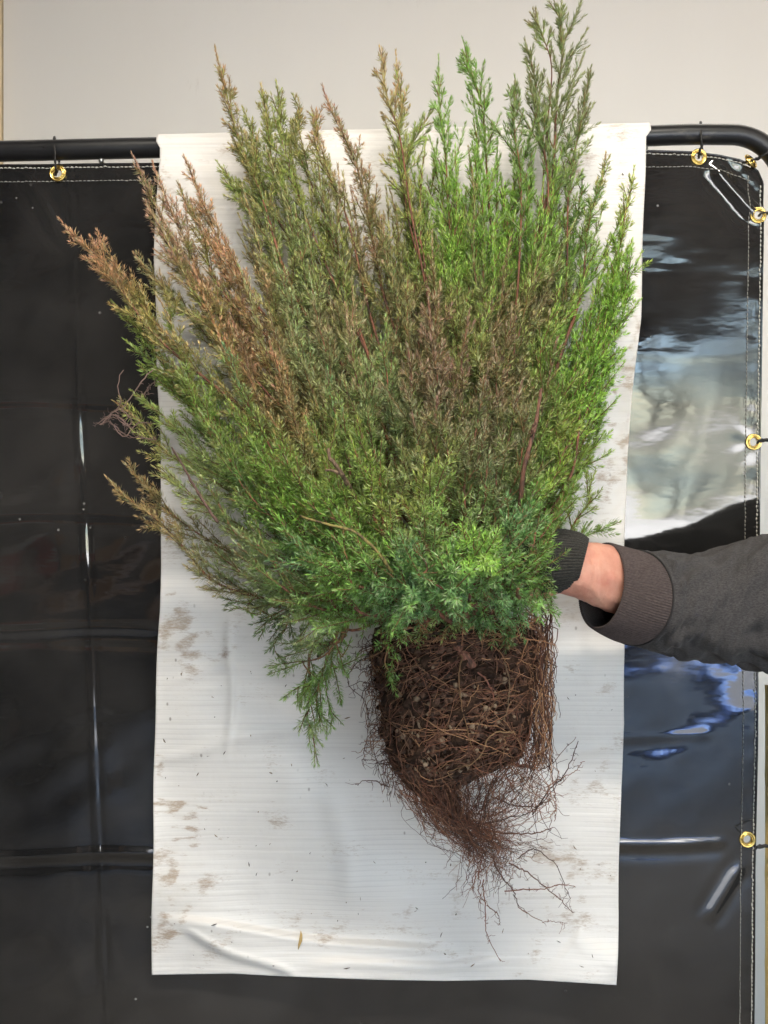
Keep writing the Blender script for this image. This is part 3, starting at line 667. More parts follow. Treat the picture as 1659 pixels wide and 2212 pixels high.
def branch(ctrl, f0=.35, width=62, ang=.8, rstem=.0022, tipc=None, tipmix=.68, space=10., nlen=.0078, sec=True, stemcol=(.27, .105, .06), lean=None, open_=1.0, long_=.12, name='branch', label=None, taper=1.0):
    """a leafy branch along ctrl (list of px, py, depth); stem and twigs in one mesh, its needles in a child mesh"""
    C = np.array([P(*c) for c in ctrl]); n = 36
    st = spline(C, n); 
    L = np.linalg.norm(np.diff(st, axis=0), axis=1).sum(); pxl = L / K / 1.0      # ~ pixels at 1 m
    wob = snoise(int(rng.integers(1e6)), 4, L / 2.2, 1); t = np.linspace(0, 1, n)
    st = st + (np.stack((wob(t * L), 0 * t, wob(t * L + 9)), -1)) * .0042 * (t * (1 - t) * 4)[:, None]
    st[:, 1] = np.minimum(st[:, 1], -.030)
    wood = MB(); mbv = []
    stemcol = np.array(stemcol)
    wood.add(*tube(st, rstem * (1 - .86 * t), 7), c=stemcol * rng.uniform(.8, 1.15))
    tg = norm(np.gradient(st, axis=0))
    seglen = space * K * 2.15
    nt_ = max(4, int(L * (1 - f0) / seglen)); ss = np.sort(f0 + (1 - f0) * (np.arange(nt_) + rng.uniform(-.35, .35, nt_)) / nt_); ss = np.clip(f0 + (ss - f0) * .93, f0, .97)
    az = np.arange(nt_) * 2.4 + rng.uniform(-.5, .5, nt_) + rng.uniform(0, 6)
    tipcol = None if tipc is None else CL[tipc]
    bright = rng.uniform(.85, 1.15); gmix = rng.uniform(.5, 1.1); gcol = CL[rng.choice(['dark', 'green', 'blue', 'bright'], p=[.3, .35, .2, .15])]
    tx_, ty_ = proj(st[-6:-5]); ftip = field(tx_ + rng.normal() * 30, ty_ + rng.normal() * 30)
    def clothe(path, base_col_f, a0):
        tw_ = .25 if rng.random() < .3 else rng.uniform(.8, 1.15); m = len(path); Lp = np.linalg.norm(np.diff(path, axis=0), axis=1).sum()
        k = max(3, int(Lp / .0023)) * 3
        f = np.repeat((np.arange(k // 3) + .5) / (k // 3), 3)[:k]; f = np.clip(f + rng.uniform(-.01, .01, len(f)), 0, 1)
        idx = f * (m - 1); i0 = np.minimum(idx.astype(int), m - 2); fr = (idx - i0)[:, None]
        pos = path[i0] * (1 - fr) + path[i0 + 1] * fr; ax = norm(path[i0 + 1] - path[i0])
        pos = np.concatenate((pos, np.repeat(path[-1:], 5, 0))); ax = np.concatenate((ax, np.repeat(ax[-1:], 5, 0))); f = np.concatenate((f, np.ones(5)))
        aa = a0 * open_ * (1.22 - .5 * f ** 2) * rng.uniform(.75, 1.35, len(f)); aa[-5:] = rng.uniform(.1, .45, 5)
        ln = nlen * rng.uniform(.7, 1.2, len(f)) * (1 - .32 * f ** 3)
        x_, y_ = proj(pos)
        c = field(x_, y_) * .55 + ftip * .45
        if tipcol is not None:
            w = (tipmix * tw_ * (.3 * base_col_f + .8 * base_col_f * f) * rng.uniform(.6, 1.2))[:, None]; c = c * (1 - w) + tipcol * w
        g = smooth01(1 - f * 1.15)[:, None] * .5 * gmix
        c = c * (1 - g) + gcol * g
        pale = rng.random((len(f), 1)) < .13
        c = c * bright * rng.uniform(.6, 1.45, (len(f), 1)) * np.exp(rng.normal(size=(len(f), 3)) * .06)
        c = np.where(pale, c * .5 + np.array((.30, .34, .27)) * .6, c)
        needles(pos, ax, None, ln, aa, np.clip(c * GAIN, .004, .75), mbv)
    for s, a in zip(ss, az):
        k = s * (n - 1); i0 = min(int(k), n - 2); p = st[i0] * (1 - (k - i0)) + st[i0 + 1] * (k - i0); d = tg[i0]
        rel = (s - f0) / (1 - f0)
        l = 1.55 * width * K * (min(1, .45 + rel * 3.2)) * (1 - rel) ** (.85 * taper) * rng.uniform(.6, 1.5) * (1.8 if rng.random() < long_ else 1) + .0055
        ref = norm(np.array((.2, 1., .1))); uu = norm(np.cross(d, ref)); ww = np.cross(d, uu)
        sd = uu * math.cos(a) + ww * math.sin(a) * .85
        inc = rng.uniform(.28, .80) * (1 - .3 * rel)
        dd = norm(d * math.cos(inc) + sd * math.sin(inc))
        if lean is not None: dd = norm(dd + np.array(lean) * .35)
        e = p + dd * l * .55; tip = e + norm(dd * .7 + d * .5 + rng.normal(size=3) * .10) * l * .5
        tp_ = qspline(p, e, tip, 7); tp_[:, 1] = np.minimum(tp_[:, 1], -.026)
        wood.add(*tube(tp_, np.linspace(.0008, .00035, 7), 4, False), c=stemcol * np.array((.8, 1.35, .75)))
        clothe(tp_, rel, ang)
        if sec and l > 34 * K:
            for j in range(int(l / (24 * K) + rng.random())):
                f = rng.uniform(.2, .8); q0 = tp_[int(f * 6)]; dj = norm(tp_[min(int(f * 6) + 1, 6)] - tp_[int(f * 6)] + 1e-6)
                sj = norm(np.cross(dj, rng.normal(size=3))); d2 = norm(dj * .8 + sj * .6); l2 = l * rng.uniform(.25, .45) * (1.1 - f * .6)
                t2 = qspline(q0, q0 + d2 * l2 * .5, q0 + d2 * l2 * .9 + dj * l2 * .2, 4); t2[:, 1] = np.minimum(t2[:, 1], -.026)
                clothe(t2, rel, ang)
    i0 = int(f0 * (n - 1)); i0 = min(i0 + 2, n - 6)
    clothe(st[max(i0, n - 14):], 1.0, ang * .62)
    wo = keep(link(name, wood.mesh(name), M_bark), shrub)
    if label: wo['label'] = label
    vv = np.concatenate([m[0] for m in mbv]); cc = np.concatenate([m[1] for m in mbv])
    k = np.arange(len(vv) // 4) * 4
    tri = np.concatenate((np.stack((k, k + 1, k + 2), -1), np.stack((k, k + 2, k + 3), -1)))
    fo = link('needles', mesh_np('needles', vv, tri, cc), M_needle)
    fo.parent = wo; fo['kind'] = 'stuff'
    return len(tri)

TRI = 0
# ---- long outer branches traced from the photograph: tip, tip depth, then options
PIV = (985, 1370, -.165)
def outer(tip, yt, mid=None, f0=.42, **kw):
    global TRI
    x, y = tip; dx, dy = x - PIV[0], y - PIV[1]; dist = math.hypot(dx, dy)
    start = (PIV[0] + rng.uniform(-70, 90), PIV[1] + rng.uniform(-40, 5), PIV[2] + rng.uniform(-.03, .03))
    if mid is None:
        bul = .13 * dist * (1 if dx < -150 else .4)
        mid = [(start[0] + dx * .48 - abs(dy) / dist * bul * .4, start[1] + dy * .46 + abs(dx) / dist * bul)]
    m = [(a, b_, start[2] + (yt - start[2]) * (k + 1) / (len(mid) + 1)) for k, (a, b_) in enumerate(mid)]
    TRI += branch([start, *m, (x, y, yt)], f0=f0, **kw)
tall = dict(ang=.62, open_=.85, width=50, space=11)
outer((1197, 0), -.07, [(1110, 900), (1165, 480), (1218, 180)], f0=.50, width=95, ang=.6, open_=.8, space=15, tipc='tallg', rstem=.0036)
outer((1133, 85), -.08, [(1110, 800), (1180, 330)], f0=.6, **tall, tipc='tallg')
outer((1277, 145), -.07, [(1190, 800), (1230, 420)], f0=.62, **tall, tipc='tallg')
outer((1152, 22), -.06, [(1130, 800), (1195, 240)], f0=.80, ang=.55, open_=.8, width=26, space=11, tipc='obr')
outer((1000, 85), -.09, [(1060, 850), (1045, 280)], f0=.5, **tall, tipc='green')
outer((1112, 165), -.10, [(1090, 850), (1120, 400)], f0=.55, **tall, tipc='tallg')
outer((947, 122), -.09, [(1000, 850), (965, 420)], f0=.5, **tall, tipc='green')
outer((1030, 255), -.11, [(1040, 850), (1040, 520)], f0=.5, **tall, tipc='green')
outer((855, 112), -.08, [(960, 850), (880, 420)], f0=.55, **tall, tipc='obr')
outer((820, 104), -.09, [(950, 850), (868, 350)], f0=.72, ang=.6, open_=.8, width=30, tipc='obr')
outer((930, 240), -.085, [(990, 850), (870, 420)], f0=.7, ang=.6, open_=.8, width=30, tipc='obr')
outer((1012, 320), -.14, f0=.5, ang=.6, width=36, tipc='purple')
outer((697, 187), -.09, [(900, 900), (800, 470)], f0=.45, width=62, tipc='mauve', rstem=.003)
outer((674, 236), -.08, [(880, 900), (720, 420)], f0=.6, width=38, tipc='purple')
outer((645, 214), -.07, [(860, 900), (665, 400)], f0=.5, width=48, tipc='obr')
outer((597, 178), -.08, [(850, 900), (640, 420)], f0=.5, width=56, tipc='olive')
outer((564, 184), -.075, [(840, 900), (610, 400)], f0=.5, width=46, tipc='obr')
outer((465, 105), -.08, [(800, 900), (560, 440)], f0=.42, width=62, tipc='bronze', rstem=.003)
outer((470, 350), -.065, [(800, 950), (580, 520)], f0=.5, width=44, tipc='olive')
outer((525, 235), -.07, [(800, 900), (590, 430)], f0=.55, width=44, tipc='olive')
outer((285, 333), -.10, [(800, 1050), (430, 620)], f0=.42, width=60, tipc='mauve', rstem=.003)
outer((330, 352), -.09, [(800, 1050), (440, 600)], f0=.5, width=42, tipc='mauve')
outer((398, 338), -.11, [(800, 1000), (520, 610)], f0=.45, width=62, tipc='bronze', rstem=.003)
outer((385, 395), -.10, [(790, 1000), (480, 600)], f0=.5, width=44, tipc='olive')
outer((128, 474), -.12, [(720, 1080), (320, 690)], f0=.42, width=58, tipc='bronze', rstem=.003)
outer((318, 445), -.12, [(760, 1050), (460, 690)], f0=.42, width=66, tipc='mauve')
outer((205, 560), -.11, [(720, 1100), (330, 690)], f0=.5, width=46, tipc='obr')
outer((290, 548), -.09, [(750, 1100), (450, 740)], f0=.5, width=50, tipc='grayg')
outer((243, 652), -.10, [(720, 1140), (420, 850)], f0=.45, width=58, tipc='yel')
outer((272, 735), -.12, [(720, 1150), (450, 910)], f0=.45, width=56, tipc='yel')
outer((330, 800), -.10, [(720, 1160), (480, 960)], f0=.45, width=48, tipc='olive')
outer((250, 868), -.13, [(720, 1200), (430, 1020)], f0=.45, width=62, tipc='obr', rstem=.0028)
outer((285, 845), -.15, [(720, 1200), (470, 1000)], f0=.5, width=52, tipc='olive')
outer((268, 1000), -.13, [(720, 1260), (420, 1150)], f0=.45, width=52, tipc='obr')
outer((232, 1033), -.14, [(760, 1330), (540, 1300), (360, 1150)], f0=.42, width=44, tipc='obr', rstem=.0026)
outer((335, 1010), -.16, [(720, 1250), (500, 1130)], f0=.45, width=56, tipc='yel')
outer((395, 1180), -.14, [(760, 1335), (560, 1290)], f0=.5, width=38, tipc='olive')
outer((440, 1170), -.18, [(740, 1300), (560, 1260)], f0=.4, width=52, tipc='dgray')
outer((480, 1290), -.15, [(760, 1345), (600, 1325)], f0=.5, width=30, tipc='dgray')
# right flank
outer((1370, 362), -.09, [(1190, 1000), (1320, 620)], f0=.45, width=52, tipc='yel')
outer((1308, 333), -.085, [(1170, 950), (1262, 560)], f0=.6, width=38, tipc='bronze', rstem=.0034)
outer((1345, 470), -.10, [(1190, 1000), (1305, 690)], f0=.42, width=56, tipc='bright')
outer((1365, 520), -.11, [(1200, 1050), (1320, 730)], f0=.45, width=48, tipc='bright')
outer((1322, 640), -.11, [(1200, 1080), (1290, 820)], f0=.4, width=54, tipc='bright')
outer((1312, 760), -.12, [(1190, 1100), (1280, 900)], f0=.42, width=46, tipc='bright')
outer((1295, 870), -.10, [(1190, 1130), (1270, 980)], f0=.42, width=42, tipc='bright')
outer((1250, 950), -.13, [(1180, 1180)], f0=.4, width=44, tipc='yel')
outer((1285, 1022), -.14, [(1170, 1240), (1245, 1140)], f0=.45, width=34, tipc='olive')
outer((1275, 1130), -.15, [(1180, 1250), (1235, 1190)], f0=.45, width=26, tipc='dark')
outer((1258, 380), -.08, [(1150, 950), (1225, 600)], f0=.5, width=52, tipc='green')
outer((1200, 350), -.09, [(1120, 950), (1180, 600)], f0=.45, width=60, tipc='bright')
outer((1090, 400), -.10, [(1060, 900), (1080, 640)], f0=.42, width=62, tipc='bright')
outer((990, 400), -.10, [(1010, 900), (1000, 640)], f0=.42, width=62, tipc='bright')
outer((905, 420), -.10, [(980, 900), (930, 660)], f0=.42, width=60, tipc='olive')
outer((860, 300), -.09, [(960, 900), (890, 560)], f0=.45, width=56, tipc='olive')
for x, y, yt, tc_ in ((930, 330, -.10, 'green'), (975, 370, -.11, 'bright'), (1050, 330, -.10, 'bright'), (1085, 290, -.08, 'green'), (1150, 320, -.09, 'green'), (1175, 400, -.12, 'bright'), (1235, 320, -.08, 'green'), (1290, 430, -.10, 'bright'), (1240, 470, -.12, 'bright'), (1322, 560, -.10, 'bright'), (1290, 640, -.12, 'bright'),
                      (1335, 590, -.08, 'bright'), (1120, 470, -.13, 'bright'), (1010, 470, -.13, 'bright'), (1060, 560, -.14, 'bright'), (940, 500, -.13, 'green'), (1200, 540, -.14, 'bright'), (1270, 560, -.13, 'bright'), (1150, 600, -.15, 'bright'), (780, 330, -.09, 'olive'), (740, 380, -.10, 'olive'), (690, 400, -.11, 'olive'), (640, 330, -.08, 'obr'), (580, 350, -.08, 'olive'),
                      (830, 400, -.11, 'olive'), (890, 360, -.10, 'green'), (450, 470, -.10, 'bronze'), (520, 470, -.10, 'olive'), (370, 500, -.12, 'obr'), (420, 620, -.12, 'grayg'), (1300, 720, -.13, 'bright'), (1265, 760, -.14, 'bright'), (1280, 830, -.13, 'bright'), (1245, 880, -.15, 'bright'), (1240, 1000, -.15, 'green'), (1360, 430, -.07, 'yel'), (1350, 540, -.09, 'bright'), (1345, 610, -.08, 'bright'), (1325, 690, -.10, 'bright'), (1318, 800, -.10, 'bright'), (1300, 900, -.11, 'bright'), (1270, 930, -.12, 'bright'), (1215, 450, -.10, 'green'), (1280, 520, -.09, 'bright'), (1250, 640, -.13, 'bright'), (1045, 420, -.10, 'bright'), (1140, 400, -.10, 'green')):
    outer((x + rng.uniform(-12, 12), y + rng.uniform(-15, 15)), yt, f0=.45, width=rng.uniform(44, 62), tipc=tc_, tipmix=.4, ang=.75)
nx_ = 0
while nx_ < 44:
    x, y = rng.uniform(430, 1350), rng.uniform(270, 520)
    if y < np.interp(x, [430, 500, 560, 700, 860, 960, 1050, 1200, 1300, 1350], [480, 330, 270, 290, 260, 290, 270, 260, 370, 430]): continue
    nx_ += 1
    cls = rng.choice(['olive', 'obr', 'mauve', 'grayg']) if x < 880 else rng.choice(['bright', 'bright', 'green', 'yel']) if x > 960 else rng.choice(['olive', 'green', 'purple'])
    outer((x, y), rng.uniform(-.13, -.06), f0=.55, width=rng.uniform(34, 50), tipc=str(cls), tipmix=.45, ang=.7)
# ---- brownish middle layer and the nearer green layers
mids = '''840,480,-.15,mauve 740,470,-.13,olive 640,480,-.13,olive 560,500,-.12,olive 1165,470,-.16,bright 1130,480,-.15,purple 1080,500,-.15,bright 960,540,-.16,mauve 900,590,-.17,olive 1040,600,-.18,bright 1215,600,-.15,bright
430,560,-.15,bronze 520,560,-.16,grayg 610,540,-.16,grayg 700,580,-.17,grayg 780,600,-.17,mauve 350,640,-.15,obr 470,680,-.18,mauve 560,670,-.19,grayg 650,650,-.19,grayg 740,700,-.20,mauve 820,700,-.20,green 920,690,-.21,mauve 1000,690,-.20,purple 1090,700,-.20,purple 1180,700,-.18,purple 1240,690,-.15,green
380,760,-.18,olive 480,780,-.20,blue 580,770,-.22,bronze 680,790,-.22,blue 770,800,-.23,grayg 860,790,-.24,purple 950,800,-.24,purple 1040,800,-.23,purple 1130,800,-.22,purple 1215,790,-.18,green 1270,800,-.15,bright
400,890,-.20,olive 500,890,-.23,olive 600,870,-.24,bronze 690,870,-.26,green 780,890,-.27,yel 860,900,-.27,purple 950,900,-.27,purple 1050,910,-.26,purple 1150,900,-.23,obr 1230,900,-.18,bright
430,1010,-.22,olive 520,990,-.26,green 610,980,-.28,green 700,990,-.29,olive 790,980,-.30,yel 880,990,-.30,yel 970,1000,-.30,olive 1060,1010,-.29,dgray 1150,1020,-.26,green 1220,1030,-.20,green
480,1100,-.25,dgray 560,1080,-.28,bright 650,1080,-.30,bright 740,1090,-.32,green 830,1080,-.33,olive 920,1090,-.33,olive 1010,1100,-.33,green 1100,1110,-.31,blue 1190,1120,-.25,green
540,1190,-.25,dgray 630,1180,-.29,blue 720,1180,-.32,green 810,1180,-.34,bright 900,1180,-.35,blue 990,1190,-.35,bright 1080,1200,-.32,bright 1170,1200,-.24,green'''
LOW = 0
for e in mids.split():
    x, y, yt, tc_ = e.split(','); x, y, yt = float(x) + rng.uniform(-34, 34), float(y) + rng.uniform(-42, 42), float(yt)
    near = smooth01((y - 700) / 450)
    st = (PIV[0] + (x - PIV[0]) * .18 + rng.uniform(-60, 60), 1345 + rng.uniform(-30, 10), PIV[2] - .02 - .05 * near)
    dx, dy = x - st[0], y - st[1]; dist = math.hypot(dx, dy)
    bul = .14 * dist * (1 if dx < -120 else .35)
    mid = (st[0] + dx * .52 - abs(dy) / dist * bul * .3, st[1] + dy * .48 + abs(dx) / dist * bul, st[2] + (yt - st[2]) * .62 - .03 * near)
    TRI += branch([st, mid, (x, y, yt)], f0=.38 if y < 950 else .25, width=62 - 10 * near, ang=.82 + .18 * near, tipc=tc_, tipmix=.62 if near > .4 else .85, space=8.5, nlen=.0078 + .0002 * near, open_=1 + .12 * near, rstem=.0024)
# ---- skirt: short sprays round the foot of the shrub, towards the viewer and drooping
skirt = '''590,1290,-.22,dark 660,1270,-.27,blue 730,1260,-.30,bright 800,1270,-.32,blue 880,1270,-.33,blue 960,1280,-.33,blue 1040,1280,-.32,dark 1120,1270,-.29,blue 1190,1250,-.23,dark 1210,1215,-.20,bright
700,1330,-.27,bright 770,1320,-.29,bright 840,1340,-.28,green 910,1340,-.29,blue 980,1345,-.28,blue 1060,1340,-.27,blue 1130,1320,-.24,blue 830,1370,-.26,bright 1095,1395,-.24,dark 1040,1375,-.25,dark 900,1385,-.235,obr 960,1375,-.245,obr 1170,1290,-.20,dark 1195,1275,-.19,dark 640,1325,-.22,dark 780,1350,-.26,bright'''
for e in skirt.split():
    x, y, yt, tc_ = e.split(','); x, y, yt = float(x), float(y), float(yt)
    st = (PIV[0] + (x - PIV[0]) * .45, 1275 + rng.uniform(-30, 20), yt + .10)
    mid = ((st[0] + x) / 2, (st[1] + y) / 2 - 22, (st[2] + yt) / 2 - .02)
    TRI += branch([st, mid, (x, y, yt)], f0=.12, width=52, ang=1.0, tipc=tc_, tipmix=.5, space=7.5, nlen=.0074, open_=1.1, rstem=.0016)
# ---- hanging sprays lower left
hang_b = [([(760, 1330, -.17), (735, 1370, -.20), (690, 1410, -.205), (660, 1490, -.205), (672, 1580, -.20), (687, 1650, -.20)], .26, 58, 'grayg', .0026),
          ([(745, 1350, -.17), (730, 1400, -.19), (715, 1470, -.195), (712, 1580, -.19)], .2, 44, 'green', .0015),
          ([(750, 1345, -.17), (715, 1390, -.20), (690, 1460, -.205), (695, 1530, -.20), (705, 1590, -.2)], .25, 46, 'bright', .0015), ([(750, 1345, -.17), (705, 1400, -.21), (655, 1460, -.215), (648, 1530, -.21)], .35, 40, 'grayg', .0015),
          ([(700, 1340, -.17), (640, 1330, -.18), (606, 1370, -.18), (617, 1448, -.18)], .4, 24, 'dark', .0013),
          ([(720, 1330, -.16), (660, 1320, -.17), (600, 1330, -.17), (552, 1372, -.17)], .45, 22, 'dark', .0013),
          ([(740, 1330, -.18), (690, 1345, -.2), (655, 1375, -.2), (640, 1400, -.2)], .35, 24, 'dgray', .0013),
          ([(760, 1320, -.18), (740, 1370, -.21), (735, 1420, -.21), (728, 1440, -.21)], .2, 30, 'bright', .0013),
          ([(840, 1370, -.19), (835, 1410, -.235), (850, 1440, -.24), (858, 1462, -.24)], .15, 24, 'green', .0013),
          ([(680, 1320, -.16), (580, 1310, -.16), (490, 1317, -.165)], .5, 20, 'dgray', .0013)]
for c, f0, w, tc_, rs in hang_b:
    TRI += branch(c, f0=f0, width=w, ang=.85, tipc=tc_, tipmix=.6, space=9, nlen=.0075, rstem=rs, long_=0, stemcol=(.30, .15, .07))
# ---- inner fill: random branches behind the front layers
POLY = [(500, 300), (700, 330), (850, 330), (950, 300), (1050, 300), (1200, 300), (1290, 400), (1330, 480), (1310, 640), (1280, 860), (1220, 1000), (1210, 1120), (1150, 1230), (900, 1250), (640, 1240), (480, 1150), (400, 1050), (380, 900), (350, 740), (330, 620), (400, 520), (450, 440)]
def inside(x, y):
    r = False; j = len(POLY) - 1
    for i in range(len(POLY)):
        (xi, yi), (xj, yj) = POLY[i], POLY[j]
        if (yi > y) != (yj > y) and x < (xj - xi) * (y - yi) / (yj - yi) + xi: r = not r
        j = i
    return r
cnt = 0
while cnt < 40:
    x, y = rng.uniform(330, 1340), rng.uniform(290, 1250)
    if not inside(x, y): continue
    cnt += 1
    yt = -.07 - .17 * smooth01((y - 300) / 900) + rng.uniform(-.02, .05)
    st = (PIV[0] + (x - PIV[0]) * .15, 1330 + rng.uniform(-30, 10), -.15)
    dx, dy = x - st[0], y - st[1]; dist = math.hypot(dx, dy) + 1; bul = .12 * dist * (1 if dx < -120 else .3)
    mid = (st[0] + dx * .5 - abs(dy) / dist * bul * .3, st[1] + dy * .48 + abs(dx) / dist * bul, (st[2] + yt) / 2)
    TRI += branch([st, mid, (x, y, yt)], f0=.3, width=66, ang=.85, tipc=None, space=11)
# ---- bare stems that show through
for name_, ctrl, r_, c_ in (('stem', [(1120, 1150, -.25), (1130, 1010, -.275), (1148, 930, -.262), (1157, 840, -.235)], .0036, (.30, .12, .075)),
                            ('stem', [(1146, 940, -.272), (1160, 912, -.28)], .0022, (.30, .13, .08)),
                            ('stem', [(770, 1080, -.29), (742, 1030, -.318), (715, 1000, -.325), (698, 972, -.325)], .0036, (.42, .25, .15)),
                            ('stem', [(738, 1025, -.318), (715, 1022, -.325), (698, 1014, -.33)], .0024, (.45, .28, .17)),
                            ('stem', [(870, 1270, -.33), (820, 1210, -.355), (760, 1160, -.36), (700, 1143, -.355), (640, 1130, -.345)], .0024, (.36, .27, .08)),
('stem', [(470, 1130, -.26), (420, 1050, -.235), (370, 965, -.20)], .0022, (.26, .13, .11)),
('stem', [(1160, 1180, -.27), (1130, 1172, -.30)], .0018, (.42, .24, .14)), ('stem', [(1120, 1290, -.30), (1116, 1275, -.32)], .0024, (.45, .22, .10)),
                            ('stem', [(690, 1420, -.21), (715, 1390, -.215), (730, 1370, -.2)], .0030, (.40, .22, .11))):
    mb = MB(); c = spline([P(x_, y_, d_ + .012) for x_, y_, d_ in ctrl], 18); c = c + np.cumsum(rng.normal(size=(18, 3)), 0) * .0006; mb.add(*tube(c, np.linspace(1, .6, 18) * r_ * .72 * (1 + .12 * np.sin(np.arange(18) * 2.1)), 8), c=np.array(c_) * rng.uniform(.55, .75) * np.array((.95, 1.05, 1.05)))
    keep(link(name_, mb.mesh(name_), M_bark), shrub)

# ------------------------------------------------------------------ root ball
RYs = [1330, 1365, 1420, 1500, 1580, 1635, 1665, 1700, 1740, 1775, 1795, 1805]
RL = [850, 806, 808, 818, 828, 838, 852, 885, 940, 975, 995, 1005]; RRr = [1120, 1155, 1160, 1150, 1140, 1125, 1060, 980, 985, 1005, 1010, 1012]
RD = [.045, .066, .074, .076, .072, .066, .050, .028, .014, .009, .005, .002]
YC = -.165
def core(py_): return (np.interp(py_, RYs, RL) + np.interp(py_, RYs, RRr)) / 2, (np.interp(py_, RYs, RRr) - np.interp(py_, RYs, RL)) / 2, np.interp(py_, RYs, RD)
def front_y(px_, py_):
    cx_, rx, rd = core(py_); u_ = np.clip((px_ - cx_) / rx, -.98, .98); return YC - rd * np.sqrt(1 - u_ ** 2)
nr, na = 70, 96; mb = MB(); rows = np.linspace(1332, 1803, nr); A = np.linspace(0, 2 * np.pi, na, endpoint=False)
lump = snoise(61, 26, (60, 1.2, 60), 3); lump2 = snoise(62, 30, (22, .45, 22), 3)
vv = []
for py_ in rows:
    cx_, rx, rd = core(py_); k = 1 + .075 * lump(np.cos(A) * rx, A * 0 + py_ / 60, np.sin(A) * rx) + .055 * lump2(np.cos(A) * rx, A * 0 + py_ / 60, np.sin(A) * rx)
    vv.append(PV(cx_ + np.cos(A) * rx * k * .93, py_, YC - .0 - np.sin(A) * rd * k * .95))
vv = np.array(vv).reshape(-1, 3); i = np.arange(nr - 1)[:, None] * na; j = np.arange(na)[None]; k = (j + 1) % na
q = np.stack((i + j, i + na + j, i + na + k, i + k), -1).reshape(-1, 4)
caps = np.array([np.arange(na)]), np.array([np.arange(na)[::-1] + (nr - 1) * na])
ball = keep(link('root_ball', mesh_np('root_ball', vv, [q, caps[0], caps[1]], smooth=True), M_soil), shrub)
# soil crumbs proud of the surface
ico = bmesh.new(); bmesh.ops.create_icosphere(ico, subdivisions=1, radius=1.); iv = np.array([v_.co[:] for v_ in ico.verts]); it = np.array([[v_.index for v_ in f.verts] for f in ico.faces]); ico.free()
mb = MB()
for k in range(3400):
    py_ = 1345 + 420 * rng.random() ** 1.1; cx_, rx, rd = core(py_); a = rng.uniform(0, 2 * np.pi); px_ = cx_ + rx * math.cos(a) * .97
    y_ = YC - rd * math.sin(a) * .97; r_ = rng.uniform(.0010, .0046)
    mb.add(P(px_, py_, y_) + iv * r_ * rng.uniform(.6, 1.3, (len(iv), 1)) * rng.uniform(.6, 1.2, 3), None, it, c=np.array((.066, .034, .021)) * rng.uniform(.3, 2.2))
so_ = link('soil_crumb', mb.mesh('soil_crumb', False), M_root); so_['kind'] = 'stuff'; so_.parent = ball; so_.matrix_parent_inverse = Matrix.Identity(4)
# perlite and bark grains, one by one
gms = []
for k in range(4):
    g_ = np.random.default_rng(80 + k); me = mesh_np('perlite_grain', iv * g_.uniform(.6, 1.25, (len(iv), 1)) * g_.uniform(.7, 1.2, 3), it, smooth=False); me.materials.append(M_grain); gms.append(me)
spots = [(1050, 1530), (900, 1510), (905, 1560), (1075, 1560), (1020, 1570), (920, 1650), (1000, 1500), (870, 1590), (955, 1600), (985, 1480), (935, 1440), (1090, 1470), (1030, 1620), (895, 1545), (1010, 1650), (865, 1500)]
while len(spots) < 74:
    y = rng.uniform(1420, 1690); cx_, rx, rd = core(y); spots.append((cx_ + rx * rng.uniform(-.85, .85), y))
for k, (x, y) in enumerate(spots):
    o = link('perlite_grain', gms[k % 4], None); s = rng.uniform(.0035, .0055) if k < 16 else rng.uniform(.0014, .0032); o.scale = (s, s * .8, s * rng.uniform(.7, 1.1))
    o.rotation_euler = rng.uniform(0, 6, 3); o.location = P(x, y, float(front_y(x, y)) - .0005); keep(o, shrub)
# roots
RC = [np.array(c) * np.array((1.15, 1.02, .95)) for c in ((.15, .070, .044), (.10, .048, .032), (.22, .125, .075), (.065, .038, .030), (.29, .18, .10))]
def rootlet(mb, pts, r0, r1, c, kink=.0014, n=None, sides=4):
    L = np.linalg.norm(np.diff(np.array(pts), axis=0), axis=1).sum(); n = n or int(np.clip(L / .006, 6, 40))
    s = spline(pts, n); e = (np.linspace(0, 1, n) > .02)[:, None]
    s = s + np.cumsum(rng.normal(size=(n, 3)), 0) * kink * .45 * e + rng.normal(size=(n, 3)) * kink * .35 * e
    s[:, 1] = np.minimum(s[:, 1], -.032)
    mb.add(*tube(s, np.linspace(r0, r1, n), sides, False), c=c * rng.uniform(.7, 1.25)); return s
def hairs(mb, s, num, c, l=.012):
    for k in range(num):
        p = s[rng.integers(2, len(s))]; d = norm(rng.normal(size=3) + np.array((0, 0, -.4))); ll = l * rng.uniform(.4, 1.6)
        rootlet(mb, [p, p + d * ll * .5, p + norm(d + rng.normal(size=3) * .5) * ll], .00035, .0002, c, .0012, 6, 3)
mb = MB()
for k in range(430):                                   # mat of fine roots wrapped round the soil
    y0 = rng.uniform(1345, 1700); a = rng.uniform(-.3, math.pi + .3); pts = []; da = rng.normal() * .30; dy = rng.uniform(-18, 42)
    y = y0
    for j in range(rng.integers(4, 8)):
        cx_, rx, rd = core(y); pts.append(P(cx_ + rx * math.cos(a) * rng.uniform(.98, 1.05), y, YC - rd * math.sin(a) * rng.uniform(.99, 1.06)))
        a += da + rng.normal() * .12; y = min(1860, y + dy + rng.normal() * 10); dy += rng.normal() * 10
    rootlet(mb, pts, rng.uniform(.00022, .00065), .0002, RC[rng.choice(5, p=[.35, .25, .2, .08, .12])], .0016)
o = link('fine_roots', mb.mesh('fine_roots'), M_root); o['kind'] = 'stuff'; keep(o, shrub)
mb = MB()
def pick(lo, hi): return rng.uniform(lo, hi)
